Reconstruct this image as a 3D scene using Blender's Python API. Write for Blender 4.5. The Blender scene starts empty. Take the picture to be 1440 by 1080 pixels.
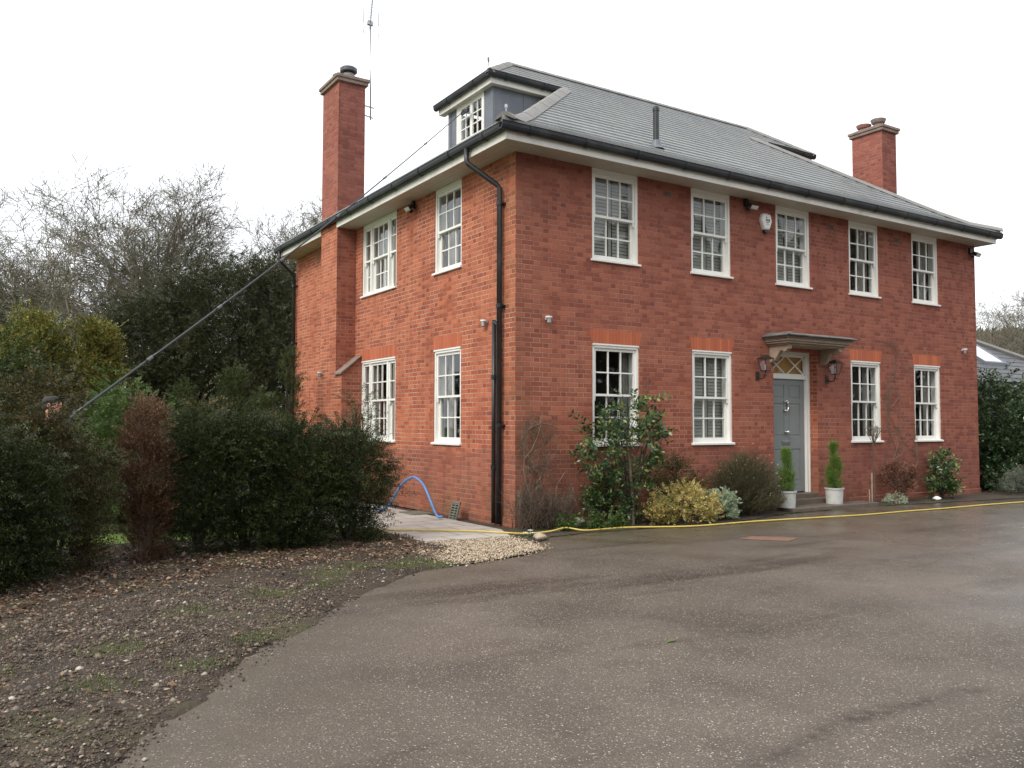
import bpy, bmesh, math, random
import numpy as np
from mathutils import Vector, Matrix
R = math.radians
scn = bpy.context.scene
col = scn.collection
random.seed(7)
rng = np.random.default_rng(7)

# ------------------------------------------------------------------ camera
cam = bpy.data.cameras.new('camera'); camo = bpy.data.objects.new('camera', cam); col.objects.link(camo)
CP = Vector((-6.992, -10.843, 1.563))
yaw, pit, roll = R(32.607), R(2.712), R(0.128)
fw = Vector((math.sin(yaw)*math.cos(pit), math.cos(yaw)*math.cos(pit), math.sin(pit)))
rt = Vector((math.cos(yaw), -math.sin(yaw), 0)); up = rt.cross(fw)
r2 = rt*math.cos(roll)+up*math.sin(roll); u2 = -rt*math.sin(roll)+up*math.cos(roll)
camo.matrix_world = Matrix(((r2.x, u2.x, -fw.x, CP.x), (r2.y, u2.y, -fw.y, CP.y), (r2.z, u2.z, -fw.z, CP.z), (0, 0, 0, 1)))
cam.sensor_width = 36; cam.lens = 30.006; cam.clip_end = 2000; cam.clip_start = 0.05
scn.camera = camo

def spot(b, D):
    """ground point at depth D and sideways tangent b from where the photographer stood"""
    return (CP.x + fw.x*D + rt.x*b*D, CP.y + fw.y*D + rt.y*b*D)

# ------------------------------------------------------------------ materials
class NT:
    def __init__(s, name):
        s.m = bpy.data.materials.new(name); s.m.use_nodes = True
        s.t = s.m.node_tree; s.b = s.t.nodes['Principled BSDF']; s.out = s.t.nodes['Material Output']
    def n(s, typ, **kw):
        x = s.t.nodes.new(typ)
        for k, v in kw.items():
            if k == 'ins':
                for kk, vv in v.items():
                    if isinstance(vv, bpy.types.NodeSocket): s.t.links.new(vv, x.inputs[kk])
                    else: x.inputs[kk].default_value = vv
            else: setattr(x, k, v)
        return x
    def math(s, op, a, b=0.0, c=None):
        ins = {0: a, 1: b}
        if c is not None: ins[2] = c
        return s.n('ShaderNodeMath', operation=op, ins=ins).outputs[0]
    def mix(s, f, a, b, bt='MIX'):
        x = s.n('ShaderNodeMix', data_type='RGBA', blend_type=bt)
        for i, v in ((0, f), (6, a), (7, b)):
            if isinstance(v, bpy.types.NodeSocket): s.t.links.new(v, x.inputs[i])
            else: x.inputs[i].default_value = (*v, 1) if isinstance(v, (tuple, list)) and len(v) == 3 else v
        return x.outputs[2]
    def mixf(s, f, a, b):
        x = s.n('ShaderNodeMix', data_type='FLOAT')
        for i, v in ((0, f), (2, a), (3, b)):
            if isinstance(v, bpy.types.NodeSocket): s.t.links.new(v, x.inputs[i])
            else: x.inputs[i].default_value = v
        return x.outputs[0]
    def noise(s, scale, detail=4, rough=.55, vec=None):
        x = s.n('ShaderNodeTexNoise', ins={'Scale': scale, 'Detail': detail, 'Roughness': rough})
        s.t.links.new(vec if vec is not None else s.pos(), x.inputs['Vector']); return x.outputs[0]
    def ramp(s, f, stops):
        x = s.n('ShaderNodeValToRGB'); s.t.links.new(f, x.inputs[0]); e = x.color_ramp.elements
        while len(e) < len(stops): e.new(.5)
        for q, (p, c) in zip(e, stops): q.position = p; q.color = (*c, 1) if len(c) == 3 else c
        return x.outputs[0]
    def rng(s, v, a, b, c=0., d=1.):
        return s.n('ShaderNodeMapRange', ins={0: v, 1: a, 2: b, 3: c, 4: d}).outputs[0]
    def geo(s):
        if not hasattr(s, '_g'): s._g = s.n('ShaderNodeNewGeometry')
        return s._g
    def pos(s): return s.geo().outputs['Position']
    def set(s, k, v):
        if isinstance(v, bpy.types.NodeSocket): s.t.links.new(v, s.b.inputs[k])
        else: s.b.inputs[k].default_value = (*v, 1) if isinstance(v, (tuple, list)) and len(v) == 3 else v
    def bump(s, h, dist=.01, st=1.0):
        x = s.n('ShaderNodeBump', ins={'Height': h, 'Distance': dist, 'Strength': st}); s.t.links.new(x.outputs[0], s.b.inputs['Normal'])

M = {}
def plain(name, c, rough=.6, var=.12, scale=6., bumpd=0., metal=0., spec=.5, dirt=None):
    q = NT(name); n = q.noise(scale, 6)
    a = tuple(x*(1-var) for x in c); b = tuple(min(1, x*(1+var)) for x in c)
    cc = q.ramp(n, [(.3, a), (.7, b)])
    if dirt:
        n2 = q.noise(scale*.35, 8, .7); cc = q.mix(q.rng(n2, .52, .72), cc, dirt)
    q.set('Base Color', cc); q.set('Roughness', rough); q.set('Metallic', metal); q.set('Specular IOR Level', spec)
    if bumpd: q.bump(q.noise(scale*8, 5), bumpd)
    M[name] = q.m; return q.m

def brick(name, c_lo, c_mid, c_hi, mortar, dark_below=True, stain=1.0):
    q = NT(name); g = q.geo()
    P = q.n('ShaderNodeSeparateXYZ', ins={0: g.outputs['Position']}).outputs
    N = q.n('ShaderNodeSeparateXYZ', ins={0: g.outputs['True Normal']}).outputs
    side = q.math('GREATER_THAN', q.math('ABSOLUTE', N[0]), q.math('ABSOLUTE', N[1]))
    wob = q.n('ShaderNodeTexNoise', ins={'Scale': 2.2, 'Detail': 2}); q.t.links.new(g.outputs['Position'], wob.inputs['Vector'])
    w = q.math('MULTIPLY', q.math('SUBTRACT', wob.outputs[0], .5), .012)
    u = q.math('ADD', q.mixf(side, P[0], P[1]), 50.0)
    z = q.math('ADD', q.math('ADD', P[2], 10.0), w)
    H, S, HD = .075, .225, .1125
    PP = S+HD
    row = q.math('FLOOR', q.math('DIVIDE', z, H)); fz = q.math('SUBTRACT', q.math('DIVIDE', z, H), row)
    odd = q.math('MODULO', row, 2.0)
    jit = q.n('ShaderNodeTexWhiteNoise', noise_dimensions='1D', ins={'W': row}).outputs[0]
    uu = q.math('ADD', q.math('ADD', q.math('DIVIDE', u, PP), q.math('MULTIPLY', odd, .5)), q.math('MULTIPLY', jit, .03))
    ci = q.math('FLOOR', uu); fu = q.math('SUBTRACT', uu, ci)
    ish = q.math('GREATER_THAN', fu, 2/3.)
    bid = q.math('ADD', q.math('MULTIPLY', ci, 2.0), ish)
    a = q.math('MULTIPLY', fu, PP)
    d1 = q.math('MINIMUM', a, q.math('ABSOLUTE', q.math('SUBTRACT', a, S)))
    d2 = q.math('SUBTRACT', PP, a)
    du = q.math('MINIMUM', d1, d2)
    dz = q.math('MULTIPLY', q.math('MINIMUM', fz, q.math('SUBTRACT', 1.0, fz)), H)
    fine = q.noise(60, 3)
    dd = q.math('ADD', q.math('MINIMUM', du, dz), q.math('MULTIPLY', q.math('SUBTRACT', fine, .5), .005))
    joint = q.rng(dd, .0045, .0072, 1, 0)
    idv = q.n('ShaderNodeCombineXYZ', ins={0: bid, 1: row, 2: side}).outputs[0]
    wn = q.n('ShaderNodeTexWhiteNoise', noise_dimensions='3D', ins={0: idv})
    big = q.noise(.9, 3); mid = q.noise(4., 4)
    v = q.math('ADD', q.math('MULTIPLY_ADD', wn.outputs[0], .40, .11), q.math('MULTIPLY', q.math('ADD', big, q.math('MULTIPLY', mid, .5)), .38))
    v = q.math('ADD', v, q.math('MULTIPLY', ish, -.06))
    c = q.ramp(v, [(.18, c_lo), (.42, c_mid), (.75, c_hi)])
    c = q.mix(q.rng(wn.outputs[0], .94, .98, 0, .4), c, (.17, .06, .05))
    grime = q.noise(14, 6, .7)
    c = q.mix(q.rng(grime, .35, .75, 0, .35), c, (.20, .10, .075))
    mort = q.mix(q.rng(q.noise(1.6, 4), .42, .68, .0, .7), mortar, tuple(x*.55 for x in c_mid))
    c = q.mix(q.math('MULTIPLY', joint, q.rng(q.noise(1.1, 4), .35, .65, .6, .95)), c, mort)
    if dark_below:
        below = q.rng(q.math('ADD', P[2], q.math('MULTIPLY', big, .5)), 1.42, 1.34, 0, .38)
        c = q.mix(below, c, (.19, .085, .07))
        # green algae growing up from the ground and round the corner
        foot = q.rng(P[2], 0, .9, 1, 0)
        alg = q.math('MULTIPLY', foot, q.rng(q.noise(2.3, 5, .6), .42, .66))
        cor = q.math('MULTIPLY', q.rng(q.math('ADD', q.math('ABSOLUTE', P[0]), q.math('ABSOLUTE', P[1])), .1, .8, 1, 0), q.rng(q.noise(1.7, 4), .38, .62, 0, .55))
        c = q.mix(q.math('MULTIPLY', q.math('MAXIMUM', alg, cor), .55*stain), c, (.13, .115, .055))
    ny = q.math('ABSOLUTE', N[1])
    # front-facing brick mixed duller and browner than the end wall, most at upper right
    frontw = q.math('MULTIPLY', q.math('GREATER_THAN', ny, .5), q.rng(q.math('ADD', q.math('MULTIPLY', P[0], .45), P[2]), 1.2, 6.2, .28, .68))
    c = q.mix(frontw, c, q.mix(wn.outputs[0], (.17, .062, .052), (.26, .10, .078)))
    # damp streaks running down from the sills and the eaves
    stv = q.n('ShaderNodeMapping', ins={'Scale': (7, 7, .55)}); q.t.links.new(g.outputs['Position'], stv.inputs[0])
    strk = q.rng(q.noise(1., 6, .6, stv.outputs[0]), .56, .74, 0, .42*stain)
    c = q.mix(strk, c, (.12, .055, .042))
    q.set('Base Color', c); q.set('Roughness', .9); q.set('Specular IOR Level', .12)
    q.bump(q.math('ADD', q.math('MULTIPLY', joint, -1.0), q.math('MULTIPLY', grime, .5)), .006)
    M[name] = q.m; return q.m
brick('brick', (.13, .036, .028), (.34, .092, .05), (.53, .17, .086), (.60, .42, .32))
brick('brick_stack', (.16, .05, .04), (.28, .088, .065), (.38, .13, .09), (.32, .22, .18), dark_below=False)
brick('brick_annex', (.2, .07, .05), (.33, .12, .08), (.42, .18, .12), (.5, .4, .33), dark_below=False)

def arch_mat():
    q = NT('arch_brick'); P = q.n('ShaderNodeSeparateXYZ', ins={0: q.pos()}).outputs
    u = q.math('ADD', P[0], P[1]); f = q.math('FRACT', q.math('DIVIDE', u, .07)); idx = q.math('FLOOR', q.math('DIVIDE', u, .07))
    wn = q.n('ShaderNodeTexWhiteNoise', noise_dimensions='1D', ins={'W': idx}).outputs[0]
    c = q.mix(wn, (.40, .095, .042), (.54, .155, .065)); c = q.mix(q.rng(q.noise(12, 5), .4, .7, 0, .4), c, (.36, .1, .05))
    c = q.mix(q.math('MULTIPLY', q.math('LESS_THAN', f, .14), .8), c, (.22, .085, .055))
    q.set('Base Color', c); q.set('Roughness', .85); M['arch_brick'] = q.m
arch_mat()

def slate_mat(name, base, gx=.25, gy=.2, rough=.38):
    q = NT(name); P = q.n('ShaderNodeSeparateXYZ', ins={0: q.pos()}).outputs
    N = q.n('ShaderNodeSeparateXYZ', ins={0: q.geo().outputs['True Normal']}).outputs
    side = q.math('GREATER_THAN', q.math('ABSOLUTE', N[0]), q.math('ABSOLUTE', N[1]))
    u = q.math('ADD', q.mixf(side, P[0], P[1]), 40.)
    att = q.n('ShaderNodeAttribute', attribute_name='course').outputs['Fac']
    uu = q.math('ADD', q.math('DIVIDE', u, gx), q.math('MULTIPLY', q.math('MODULO', att, 2.), .5))
    i = q.math('FLOOR', uu); f = q.math('FRACT', uu)
    wn = q.n('ShaderNodeTexWhiteNoise', noise_dimensions='2D', ins={0: q.n('ShaderNodeCombineXYZ', ins={0: i, 1: att}).outputs[0]}).outputs
    lo = tuple(x*.8 for x in base); hi = tuple(x*1.2 for x in base)
    c = q.mix(wn[0], lo, hi)
    c = q.mix(q.rng(q.noise(.9, 7, .7), .40, .62, 0, .35), c, (base[0]*.62, base[1]*.64, base[2]*.66))
    c = q.mix(q.rng(q.noise(.7, 5), .35, .7, 0, .5), c, (base[0]*1.25, base[1]*1.28, base[2]*1.12))
    c = q.mix(q.rng(q.noise(9, 6, .7), .56, .7, 0, .45), c, (.26, .27, .23))
    jt = q.rng(q.math('MINIMUM', f, q.math('SUBTRACT', 1., f)), .01, .03, 1, 0)
    c = q.mix(q.math('MULTIPLY', jt, .4), c, (.05, .05, .055))
    q.set('Base Color', c); q.set('Roughness', q.mixf(wn[0], rough-.06, rough+.14)); q.set('Specular IOR Level', .55)
    q.bump(q.math('ADD', q.math('MULTIPLY', jt, -1.), q.math('MULTIPLY', q.noise(25, 4), .4)), .004)
    M[name] = q.m
slate_mat('slate', (.20, .207, .206)); slate_mat('slate_annex', (.085, .088, .094), .3, rough=.55)

plain('white_paint', (.80, .79, .74), .45, .03, 5)
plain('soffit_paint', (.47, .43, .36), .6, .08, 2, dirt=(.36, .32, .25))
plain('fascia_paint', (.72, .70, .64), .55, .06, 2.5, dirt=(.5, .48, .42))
plain('black_plastic', (.018, .019, .021), .38, .2, 4, dirt=(.05, .055, .05))
plain('gutter_plastic', (.014, .016, .019), .55, .25, 3, dirt=(.055, .062, .06))
plain('lead', (.135, .15, .175), .5, .18, 2.5, .004, dirt=(.2, .21, .22))
plain('lead_dark', (.06, .062, .068), .6, .25, 5, .006, dirt=(.16, .17, .14))
plain('hip_tile', (.215, .208, .195), .7, .1, 3, .004, dirt=(.19, .19, .16))
plain('stack_cap', (.24, .175, .145), .9, .2, 8, .01, dirt=(.13, .11, .10))
plain('terracotta', (.32, .15, .12), .8, .2, 9, .006, dirt=(.22, .12, .10))
plain('pot_grey', (.25, .20, .18), .85, .2, 9, .006, dirt=(.15, .14, .12))
plain('cowl_metal', (.10, .105, .12), .45, .15, 6, metal=.5)
plain('steel', (.42, .43, .44), .35, .1, 10, metal=.9)
plain('chrome', (.75, .75, .75), .12, .03, 10, metal=1.)
plain('door_paint', (.215, .238, .235), .38, .05, 3)
plain('dark_bronze', (.045, .04, .035), .4, .2, 12, metal=.4)
plain('frosted', (.55, .55, .5), .3, .05, 10)
plain('timber_old', (.32, .245, .18), .8, .2, 10, .004, dirt=(.22, .19, .15))
plain('stone_slab', (.40, .375, .34), .75, .15, 3, .006, dirt=(.27, .25, .20))
plain('step_stone', (.13, .10, .08), .6, .25, 6, .01, dirt=(.07, .08, .04))
plain('planter_paint', (.52, .53, .50), .5, .08, 8, dirt=(.36, .36, .32))
plain('hose_yellow', (.62, .46, .10), .5, .08, 10)
plain('hose_blue', (.10, .22, .48), .4, .1, 10)
plain('drain_iron', (.15, .155, .12), .7, .2, 12)
plain('rust', (.22, .12, .08), .8, .25, 30, .004, dirt=(.13, .09, .065))
plain('pebble', (.42, .33, .25), .7, .2, 14, .004)
plain('bark', (.05, .04, .028), .9, .3, 10, .02, dirt=(.05, .055, .03))
plain('bark_pale', (.16, .14, .105), .9, .3, 2, .01, dirt=(.14, .15, .09))
plain('twig_brown', (.10, .07, .048), .85, .3, 6)
plain('vine_stem', (.17, .13, .09), .85, .3, 9)
plain('plaster_in', (.20, .18, .15), .9, .05, 2)
plain('curtain_cloth', (.42, .40, .36), .9, .06, 4)
plain('shutter_white', (.36, .36, .32), .6, .04, 4)
plain('amber_panel', (.62, .36, .12), .8, .05, 4)
plain('alarm_white', (.78, .76, .74), .4, .03, 6)
plain('ink', (.02, .02, .02), .5, 0, 4)
plain('jacket', (.16, .18, .19), .85, .2, 30, .003)
plain('trousers', (.03, .032, .04), .9, .2, 30)
plain('skin', (.62, .33, .23), .5, .05, 20)
plain('glove', (.75, .20, .14), .6, .1, 30)
plain('cap_cloth', (.03, .03, .03), .85, .1, 30)
plain('hair', (.05, .035, .025), .7, .2, 30)
plain('boot', (.04, .035, .03), .6, .2, 30)
plain('pole_carbon', (.05, .055, .06), .3, .1, 20, metal=.3)
plain('pole_joint', (.11, .115, .12), .35, .1, 20)
plain('olive_paint', (.20, .24, .10), .5, .05, 5)
plain('white_petal', (.85, .84, .80), .6, .02, 5)
plain('wood_far', (.20, .17, .12), 1., .35, .35, .3, dirt=(.11, .115, .07))

def glass_mat():
    q = NT('glass'); q.t.nodes.remove(q.b)
    lw = q.n('ShaderNodeLayerWeight', ins={'Blend': .5}); fr = q.n('ShaderNodeMath', operation='POWER', ins={0: lw.outputs['Facing'], 1: 3.6}); gl = q.n('ShaderNodeBsdfGlossy', ins={'Roughness': .02, 'Color': (.95, .97, 1, 1)})
    nb = q.n('ShaderNodeBump', ins={'Height': q.noise(1.6, 1), 'Distance': .012}); q.t.links.new(nb.outputs[0], gl.inputs['Normal'])
    tr = q.n('ShaderNodeBsdfTransparent', ins={'Color': (.88, .9, .9, 1)})
    ms = q.n('ShaderNodeMixShader'); q.t.links.new(q.math('MULTIPLY_ADD', fr.outputs[0], .85, .05), ms.inputs[0])
    q.t.links.new(tr.outputs[0], ms.inputs[1]); q.t.links.new(gl.outputs[0], ms.inputs[2]); q.t.links.new(ms.outputs[0], q.out.inputs[0])
    M['glass'] = q.m
glass_mat()

def leaf_mat(name, cols, rough=.55, trans=.25, spec=.35):
    q = NT(name); isl = q.geo().outputs['Random Per Island']
    k = len(cols); c = q.ramp(isl, [(i/(k-1) if k > 1 else 0, cc) for i, cc in enumerate(cols)])
    c = q.mix(q.rng(q.noise(1.3, 3), .35, .65, 0, .35), c, tuple(x*.6 for x in cols[0]))
    q.set('Base Color', c); q.set('Roughness', rough); q.set('Specular IOR Level', spec)
    if trans:
        tl = q.n('ShaderNodeBsdfTranslucent'); q.t.links.new(c, tl.inputs[0])
        ms = q.n('ShaderNodeMixShader', ins={0: trans}); q.t.links.new(q.b.outputs[0], ms.inputs[1]); q.t.links.new(tl.outputs[0], ms.inputs[2])
        q.t.links.new(ms.outputs[0], q.out.inputs[0])
    M[name] = q.m
leaf_mat('yew_leaf', [(.010, .018, .007), (.022, .036, .011), (.05, .072, .02), (.14, .165, .045)], .5)
leaf_mat('yew_leaf_olive', [(.015, .02, .009), (.04, .045, .016), (.10, .088, .03), (.20, .13, .05)], .5)
leaf_mat('yew_far', [(.024, .032, .014), (.04, .05, .02), (.06, .066, .027), (.085, .075, .035)])
leaf_mat('dead_leaf', [(.05, .026, .014), (.10, .048, .026), (.15, .075, .04), (.34, .21, .12)])
leaf_mat('gold_conifer', [(.05, .07, .02), (.12, .14, .03), (.25, .24, .05), (.46, .37, .10)])
leaf_mat('green_conifer', [(.025, .045, .014), (.045, .068, .02), (.07, .095, .025), (.11, .13, .035)])
leaf_mat('bright_cypress', [(.08, .15, .02), (.12, .22, .035), (.17, .29, .05), (.24, .35, .08)])
leaf_mat('camellia_leaf', [(.022, .05, .02), (.04, .085, .03), (.06, .12, .045), (.12, .19, .07), (.35, .36, .10)], .3, .15, .5)
leaf_mat('laurel_leaf', [(.02, .04, .018), (.035, .07, .025), (.06, .10, .04), (.13, .18, .09)], .3, .12, .5)
leaf_mat('gold_leaf', [(.12, .20, .05), (.34, .36, .09), (.74, .54, .18), (.82, .46, .20), (.80, .68, .32), (.20, .28, .07)], .45)
leaf_mat('silver_leaf', [(.20, .30, .16), (.42, .50, .34), (.6, .66, .5), (.30, .40, .22)], .45)
leaf_mat('broom_leaf', [(.04, .046, .022), (.07, .076, .034), (.115, .11, .052), (.19, .16, .085)], .6)
leaf_mat('winter_wood', [(.06, .055, .035), (.10, .09, .055), (.15, .13, .085), (.19, .16, .11)], .8)
leaf_mat('grey_leaf', [(.12, .15, .10), (.22, .25, .19), (.30, .33, .26)], .6)
leaf_mat('red_leaf', [(.10, .04, .03), (.20, .075, .05), (.28, .13, .08), (.12, .10, .05)], .5)
leaf_mat('ground_leaf', [(.05, .09, .02), (.09, .15, .04), (.14, .20, .06)], .5)
leaf_mat('litter', [(.06, .032, .018), (.15, .075, .038), (.26, .15, .08), (.42, .31, .21), (.10, .05, .03), (.05, .03, .02)], .6, .1)
leaf_mat('grass_blade', [(.08, .13, .03), (.14, .20, .05), (.22, .26, .08)], .5)

STREAKS = [(-4.05, -8.12, -3.0, -7.92, .11, .8), (-3.0, -7.92, -1.9, -8.0, .10, .85), (-2.75, -4.6, -1.9, -6.3, .30, .5), (-0.6, -6.1, 1.2, -6.9, .3, .4), (-0.6, -2.6, 2.0, -3.3, .3, .35)]
def asphalt():
    q = NT('asphalt')
    big = q.noise(.35, 5, .62); mid = q.noise(1.1, 5, .6); fine = q.noise(45, 3, .7)
    base = q.mix(q.rng(big, .35, .65), (.090, .073, .057), (.145, .120, .096))
    base = q.mix(q.rng(mid, .46, .68, 0, .55), base, (.050, .038, .028))
    mp = q.n('ShaderNodeMapping', ins={'Rotation': (0, 0, R(-38)), 'Scale': (.4, 1.9, 1)}); q.t.links.new(q.pos(), mp.inputs[0])
    trk = q.noise(.5, 6, .66, mp.outputs[0]); tr = q.rng(trk, .52, .64, 0, .85)
    base = q.mix(tr, base, (.034, .022, .015))
    vo = q.n('ShaderNodeTexVoronoi', ins={'Scale': 88.}); q.t.links.new(q.pos(), vo.inputs['Vector'])
    vr = q.n('ShaderNodeSeparateColor', ins={0: vo.outputs['Color']}).outputs
    chip = q.math('MULTIPLY', q.math('GREATER_THAN', vr[0], .48), q.rng(vo.outputs['Distance'], .38, .5, 1, 0))
    cc = q.ramp(vr[1], [(0, (.035, .03, .028)), (.35, (.11, .09, .07)), (.7, (.22, .185, .145)), (.92, (.36, .31, .25)), (1, (.62, .55, .46))])
    c = q.mix(q.math('MULTIPLY', chip, .85), base, cc)
    v2 = q.n('ShaderNodeTexVoronoi', ins={'Scale': 52.}); q.t.links.new(q.pos(), v2.inputs['Vector'])
    v2r = q.n('ShaderNodeSeparateColor', ins={0: v2.outputs['Color']}).outputs
    ch2 = q.math('MULTIPLY', q.math('GREATER_THAN', v2r[0], .88), q.rng(v2.outputs['Distance'], .11, .2, 1, 0))
    c = q.mix(ch2, c, q.mix(v2r[1], (.03, .025, .02), (.48, .42, .34)))
    grain = q.ramp(q.noise(130, 2, .8), [(.32, (.55, .53, .5)), (.5, (1, 1, 1)), (.68, (1.5, 1.45, 1.38))])
    c = q.mix(1.0, c, grain, 'MULTIPLY')
    # dark oily streaks where cars have dripped
    def streak(ax, ay, bx, by, w, k):
        Q = q.n('ShaderNodeSeparateXYZ', ins={0: q.pos()}).outputs
        L2 = (bx-ax)**2+(by-ay)**2
        dx = q.math('SUBTRACT', Q[0], ax); dy = q.math('SUBTRACT', Q[1], ay)
        t = q.n('ShaderNodeClamp', ins={0: q.math('DIVIDE', q.math('ADD', q.math('MULTIPLY', dx, bx-ax), q.math('MULTIPLY', dy, by-ay)), L2)}).outputs[0]
        ex = q.math('SUBTRACT', dx, q.math('MULTIPLY', t, bx-ax)); ey = q.math('SUBTRACT', dy, q.math('MULTIPLY', t, by-ay))
        d = q.math('SQRT', q.math('ADD', q.math('MULTIPLY', ex, ex), q.math('MULTIPLY', ey, ey)))
        d = q.math('ADD', d, q.math('MULTIPLY', q.math('SUBTRACT', q.noise(2.2, 6, .7), .5), w*3.4))
        return q.math('MULTIPLY', q.rng(d, w*1.1, w*.0, 0, k*.85), q.rng(q.noise(9, 6, .75), .38, .6, .1, 1))
    for a in STREAKS: c = q.mix(streak(*a), c, (.030, .020, .014))
    # moss and fine silt collecting toward the house bed and the verge
    P = q.n('ShaderNodeSeparateXYZ', ins={0: q.pos()}).outputs
    near = q.rng(P[1], -2.6, -.9, 0, 1)
    c = q.mix(q.math('MULTIPLY', near, q.rng(q.noise(1.3, 6, .65), .36, .62, .1, .8)), c, (.06, .055, .022))
    vd = q.math('SUBTRACT', q.math('MULTIPLY', q.math('ADD', P[0], 6.4), .8), q.math('MULTIPLY', q.math('ADD', P[1], 6.5), .6))
    c = q.mix(q.math('MULTIPLY', q.rng(vd, 1.5, .05, 0, 1), q.rng(q.noise(2.1, 6, .65), .36, .6, .1, .85)), c, (.085, .066, .045))
    q.set('Base Color', c)
    wet = q.math('MULTIPLY', q.rng(q.math('ADD', q.noise(.3, 4), q.rng(P[0], -3, 7, -.12, .14)), .38, .62), 1.0)
    q.set('Roughness', q.mixf(wet, .6, .24)); q.set('Specular IOR Level', q.mixf(wet, .35, .75))
    q.bump(q.math('ADD', q.math('ADD', q.math('MULTIPLY', vo.outputs['Distance'], -.7), fine), q.math('MULTIPLY', mid, 3.)), .006, .8)
    M['asphalt'] = q.m
asphalt()

def soil(name, a, b, moss):
    q = NT(name)
    n1 = q.noise(2.2, 9, .75); n2 = q.noise(40, 4, .7); n3 = q.noise(1.1, 5, .6)
    c = q.mix(q.rng(n1, .35, .65), a, b)
    c = q.mix(q.rng(n2, .5, .7, 0, .7), c, tuple(x*.35 for x in a))
    c = q.mix(q.rng(n3, .52, .66, 0, .75), c, moss)
    vo = q.n('ShaderNodeTexVoronoi', ins={'Scale': 60.}); q.t.links.new(q.pos(), vo.inputs['Vector'])
    vr = q.n('ShaderNodeSeparateColor', ins={0: vo.outputs['Color']}).outputs
    ch = q.math('MULTIPLY', q.math('GREATER_THAN', vr[0], .86), q.rng(vo.outputs['Distance'], .2, .32, 1, 0))
    c = q.mix(ch, c, q.mix(vr[1], (.10, .08, .06), (.45, .38, .3)))
    q.set('Base Color', c); q.set('Roughness', .8)
    q.bump(q.math('ADD', n2, n1), .03); M[name] = q.m
soil('soil', (.028, .019, .012), (.085, .056, .033), (.075, .085, .02))
soil('bed_soil', (.05, .038, .026), (.09, .065, .045), (.055, .07, .022))
soil('lawn', (.14, .22, .04), (.20, .29, .06), (.24, .31, .08))
soil('field', (.08, .11, .04), (.12, .14, .06), (.10, .12, .05))

def gravel_m(name, cols):
    q = NT(name); c = q.ramp(q.geo().outputs['Random Per Island'], [(i/(len(cols)-1), x) for i, x in enumerate(cols)])
    q.set('Base Color', c); q.set('Roughness', .7); M[name] = q.m
gravel_m('gravel_beige', [(.26, .19, .12), (.44, .34, .23), (.56, .46, .33), (.34, .25, .16), (.66, .58, .46)])
gravel_m('gravel_mixed', [(.05, .038, .027), (.10, .075, .055), (.17, .135, .10), (.30, .25, .19), (.09, .07, .05), (.50, .44, .36), (.06, .045, .03)])
gravel_m('clods', [(.03, .02, .013), (.075, .05, .032), (.15, .11, .075), (.025, .018, .012), (.22, .17, .12)])

def paving():
    q = NT('paving'); br = q.n('ShaderNodeTexBrick', offset=.5, ins={'Scale': 1.0, 'Mortar Size': .012, 'Brick Width': .6, 'Row Height': .45, 'Color1': (.40, .37, .33, 1), 'Color2': (.48, .44, .39, 1), 'Mortar': (.17, .16, .13, 1)})
    q.t.links.new(q.pos(), br.inputs['Vector'])
    c = q.mix(q.rng(q.noise(5, 7, .7), .5, .68, 0, .6), br.outputs[0], (.26, .235, .19)); q.set('Base Color', c); q.set('Roughness', .6); q.bump(q.noise(30, 4), .004)
    M['paving'] = q.m
paving()

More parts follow.
